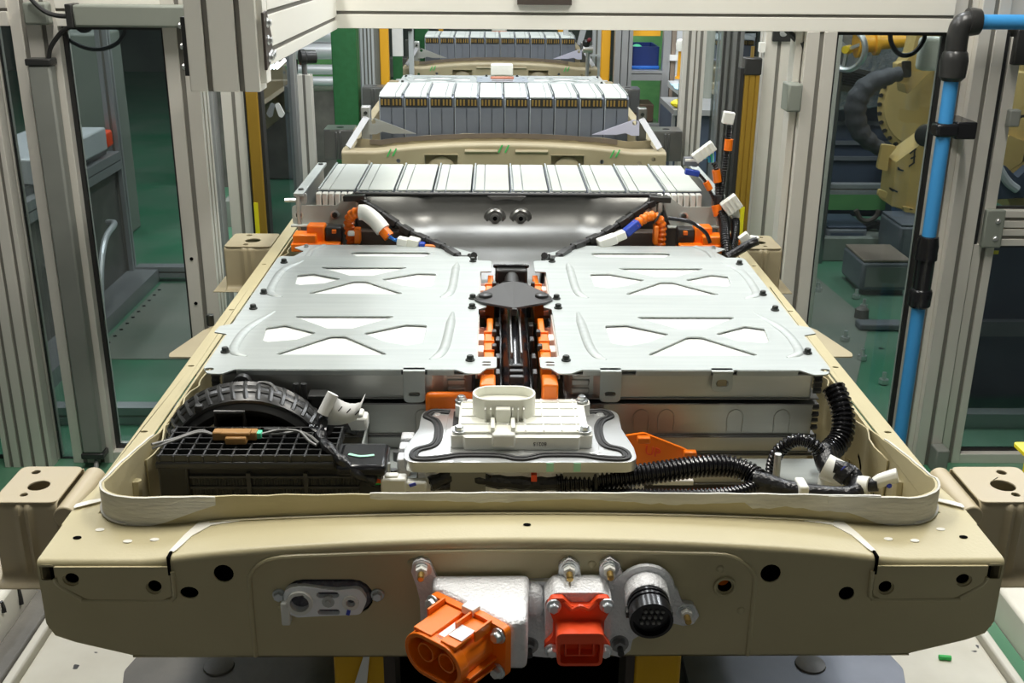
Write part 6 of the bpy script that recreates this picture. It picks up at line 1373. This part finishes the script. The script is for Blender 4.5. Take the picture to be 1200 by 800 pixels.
c = at(993, 58, 3.9); B().torus(c, (-.75, -.66, 0), .09, .014, 28).build('wheel_rim', 'machined', t)
for k in range(3): a = 2.1 * k + .4; B().bar(c, c + (Vector((.66, -.75, 0)) * math.cos(a) + Vector((0, 0, 1)) * math.sin(a)) * .085, .014, .014).build('wheel_spoke', 'machined', t)
B().lathe(c, (-.75, -.66, 0), [(-.02, .02), (.02, .018)], 12).build('wheel_hub', 'yellow', t)
B().cyl((c.x - .01, c.y + .03, 0), (c.x - .01, c.y + .03, c.z), .012, n=10).build('wheel_stand', 'dark_steel', t)
t = thing('orange_coupling', 'orange flanged shaft coupling right of the chrome hand wheel', 'coupling', tuple(at(1010, 52, 3.9)))
p0 = at(1003, 52, 3.9); p1 = at(1060, 48, 3.9); d = (p1 - p0); L = d.length
B().lathe(p0, d, [(0, .035), (.0, .060), (.04, .062), (.045, .040), (.08, .040), (.082, .055), (.10, .055), (.102, .032), (L, .028)], 22).build('coupling_shaft', 'amber_post', t)
t = thing('machine_head', 'silvery machine head with dark radiator fins behind the chrome hand wheel', 'machine', (1.75, 4.2, 0)); MH = t
for k in range(6): B().bar(at(985, 82 + 3.2 * k, 4.0), at(1030, 92 + 2.6 * k, 4.0), .03, .008).build('radiator_fin', 'black_plastic', t)
B().plate([tuple(at(px, py, 4.05)[i] for i in (0, 2)) for px, py in ((982, 76), (1035, 86), (1035, 112), (982, 106))], [], .02, XZ(4.06)).build('radiator_core', 'dark_steel', t)
o = [at(px, py, 4.36) for px, py in ((958, 92), (990, 104), (1012, 100), (1040, 82), (1052, 84), (1052, 120), (1000, 128), (955, 128))]
single(B().plate([(p.x, p.z) for p in o], [], .05, XZ(4.36)), 'foil_sheet', 'foil', 'crumpled silver foil sheet draped over the dark blue cabinet', 'foil', bevel=.01)
B().plate([tuple(at(px, py, 4.3)[i] for i in (0, 2)) for px, py in ((975, 30), (1075, 30), (1075, 95), (975, 95))], [], .05, XZ(4.3)).build('head_cover', 'foil', MH, bevel=.01); B().box(2.0, 2.08, 4.25, 4.34, 0, 1.3).build('head_column', 'cabinet_blue', MH)
t = thing('control_cabinet', 'dark blue cabinet with horizontal ledges behind the right pane', 'cabinet', (1.75, 4.4, 0))
B().box(1.35, 2.1, 4.4, 4.8, .12, .89).build('cabinet_body', 'cabinet_blue', t, bevel=.01)
for z in (.70, .60, .50, .42): B().box(1.35, 2.1, 4.385, 4.4, z, z + .02).build('cabinet_ledge', 'box_grey', t)
t = thing('guide_rail', 'grey guide rail on short legs running across behind the right pane', 'rail', (1.9, 4.0, 0)); B().prof('X', 1.35, 2.4, (3.98, 4.03), (.33, .38), (), (.355,), .008, .006).build('rail_profile', 'aluminium_grey', t, bevel=.001)
for x in (1.38, 2.36): B().box(x - .02, x + .02, 3.99, 4.02, 0, .33).build('rail_leg', 'aluminium_grey', t)
single(B().box(1.35, 2.4, 4.34, 4.36, .17, .26), 'green_skirt', 'green_mark' if False else 'green_panel', 'green skirt board below the dark blue cabinet', 'board')
single(B().tube([at(1003, 246, 3.9), at(1008, 256, 3.9), at(1016, 259, 3.9), at(1026, 254, 3.9), at(1030, 246, 3.9)], .012, 8, 5), 'brown_hose', 'dark_brown', 'dark brown hose loop hanging from the guide rail', 'hose')
for px, py, Y, w_, h_, m, lab in ((990, 296, 4.0, .20, .12, 'cabinet_blue', 'dark blue grey crate beside the cable roll on the floor behind the right pane'), (1036, 341, 3.4, .22, .13, 'box_tan', 'crate with tan top in the foreground of the floor behind the right pane'), (1075, 305, 3.7, .20, .16, 'box_grey', 'grey crate partly hidden by the blue pipe')):
    p = at(px, py, Y); t = thing('crate', lab, 'crate', (p.x, p.y, 0))
    B().prof('Z', p.z if p.z > 0 else 0, max(p.z, 0) + h_, (p.x - w_ / 2, p.x + w_ / 2), (p.y, p.y + .28), (), ()).build('crate_shell', 'box_grey', t, bevel=.012); B().prof('Z', max(p.z, 0) + h_, max(p.z, 0) + h_ + .012, (p.x - w_ / 2 + .005, p.x + w_ / 2 - .005), (p.y + .005, p.y + .275), (), ()).build('crate_lid', m, t, bevel=.004)
    B().box(p.x - w_ / 2 + .02, p.x + w_ / 2 - .02, p.y - .003, p.y, max(p.z, 0) + .02, max(p.z, 0) + h_ - .02).build('crate_front', m if m != 'box_tan' else 'grey_dark_box', t)
    if p.z > .001: B().box(p.x - w_ / 2 + .02, p.x + w_ / 2 - .02, p.y + .02, p.y + .26, 0, p.z).build('crate_plinth', 'dark_plate', t)
p = at(1022, 290, 4.1); single(B().torus((p.x, p.y, .09), (-.3, -1, .1), .065, .025, 24), 'cable_roll', 'black_rubber', 'round black cable roll on the floor behind the right pane', 'roll')
single(B().prof('X', 1.55, 2.5, (3.96, 4.30), (.0, .12), (), ()), 'floor_plinth', 'grey_green', 'low grey green plinth under the crates behind the right pane', 'plinth', bevel=.006)
single(B().plate([(1.22, 2.3), (1.52, 3.05), (1.47, 3.75), (1.40, 3.75), (1.12, 2.3)], [], .003, XY(0)), 'floor_sheet', 'floor_grey', 'pale wedge of worn floor sheet behind the right pane', 'sheet')
for k, (px, py) in enumerate(((958, 342), (990, 400), (1010, 422), (1035, 450), (1003, 350), (1012, 362))):
    p = at(px, py, 2.0); r = Vector(CP); d = p - r; tt = -r.z / d.z; q = r + d * tt
    if q.y > 3.6: continue
    t = thing('floor_anchor', '%s steel floor anchor bolt from the back behind the right pane' % ORDN[(0, 3, 4, 5, 1, 2)[k]], 'anchor bolt', (q.x, q.y, 0), 'floor anchors behind the right pane')
    B().cyl((q.x, q.y, 0), (q.x, q.y, .045), .008, n=8).build('anchor_stud', 'machined', t); B().lathe((q.x, q.y, .004), (0, 0, 1), [(0, .018), (.016, .018)], 6).build('anchor_nut', 'machined', t)
t = thing('floor_clamp', 'dark steel floor clamp near the tan topped crate behind the right pane', 'clamp', (1.47, 3.0, 0))
B().box(1.44, 1.62, 2.93, 3.0, .004, .03).build('clamp_bar', 'box_grey', t, bevel=.006); B().lathe((1.50, 3.10, .0), (0, 0, 1), [(0, .03), (.04, .028), (.05, .015)], 12).build('clamp_knob', 'dark_plate', t)
single(B().box(1.42, 2.1, 2.0, 2.05, .0, .05), 'floor_rail', 'aluminium_grey', 'low aluminium floor rail behind the far right pane', 'rail')
t = thing('low_bench', 'dark low bench behind the far right pane', 'bench', (1.9, 2.08, 0)); B().box(1.45, 2.3, 2.10, 2.13, .28, .33).build('bench_beam', 'box_grey', t)
for x in (1.5, 2.25): B().box(x - .03, x + .03, 2.10, 2.13, 0, .28).build('bench_leg', 'box_grey', t)
t = thing('dark_screen', 'dark grey screen with tiny yellow label below the drum robot', 'screen', (2.1, 2.6, 0)); B().box(1.43, 2.3, 2.14, 2.17, 0, .60).build('screen_sheet', 'cabinet_blue', t); B().box(1.535, 1.565, 2.135, 2.14, .545, .556).build('yellow_label', 'yellow_bright', t)
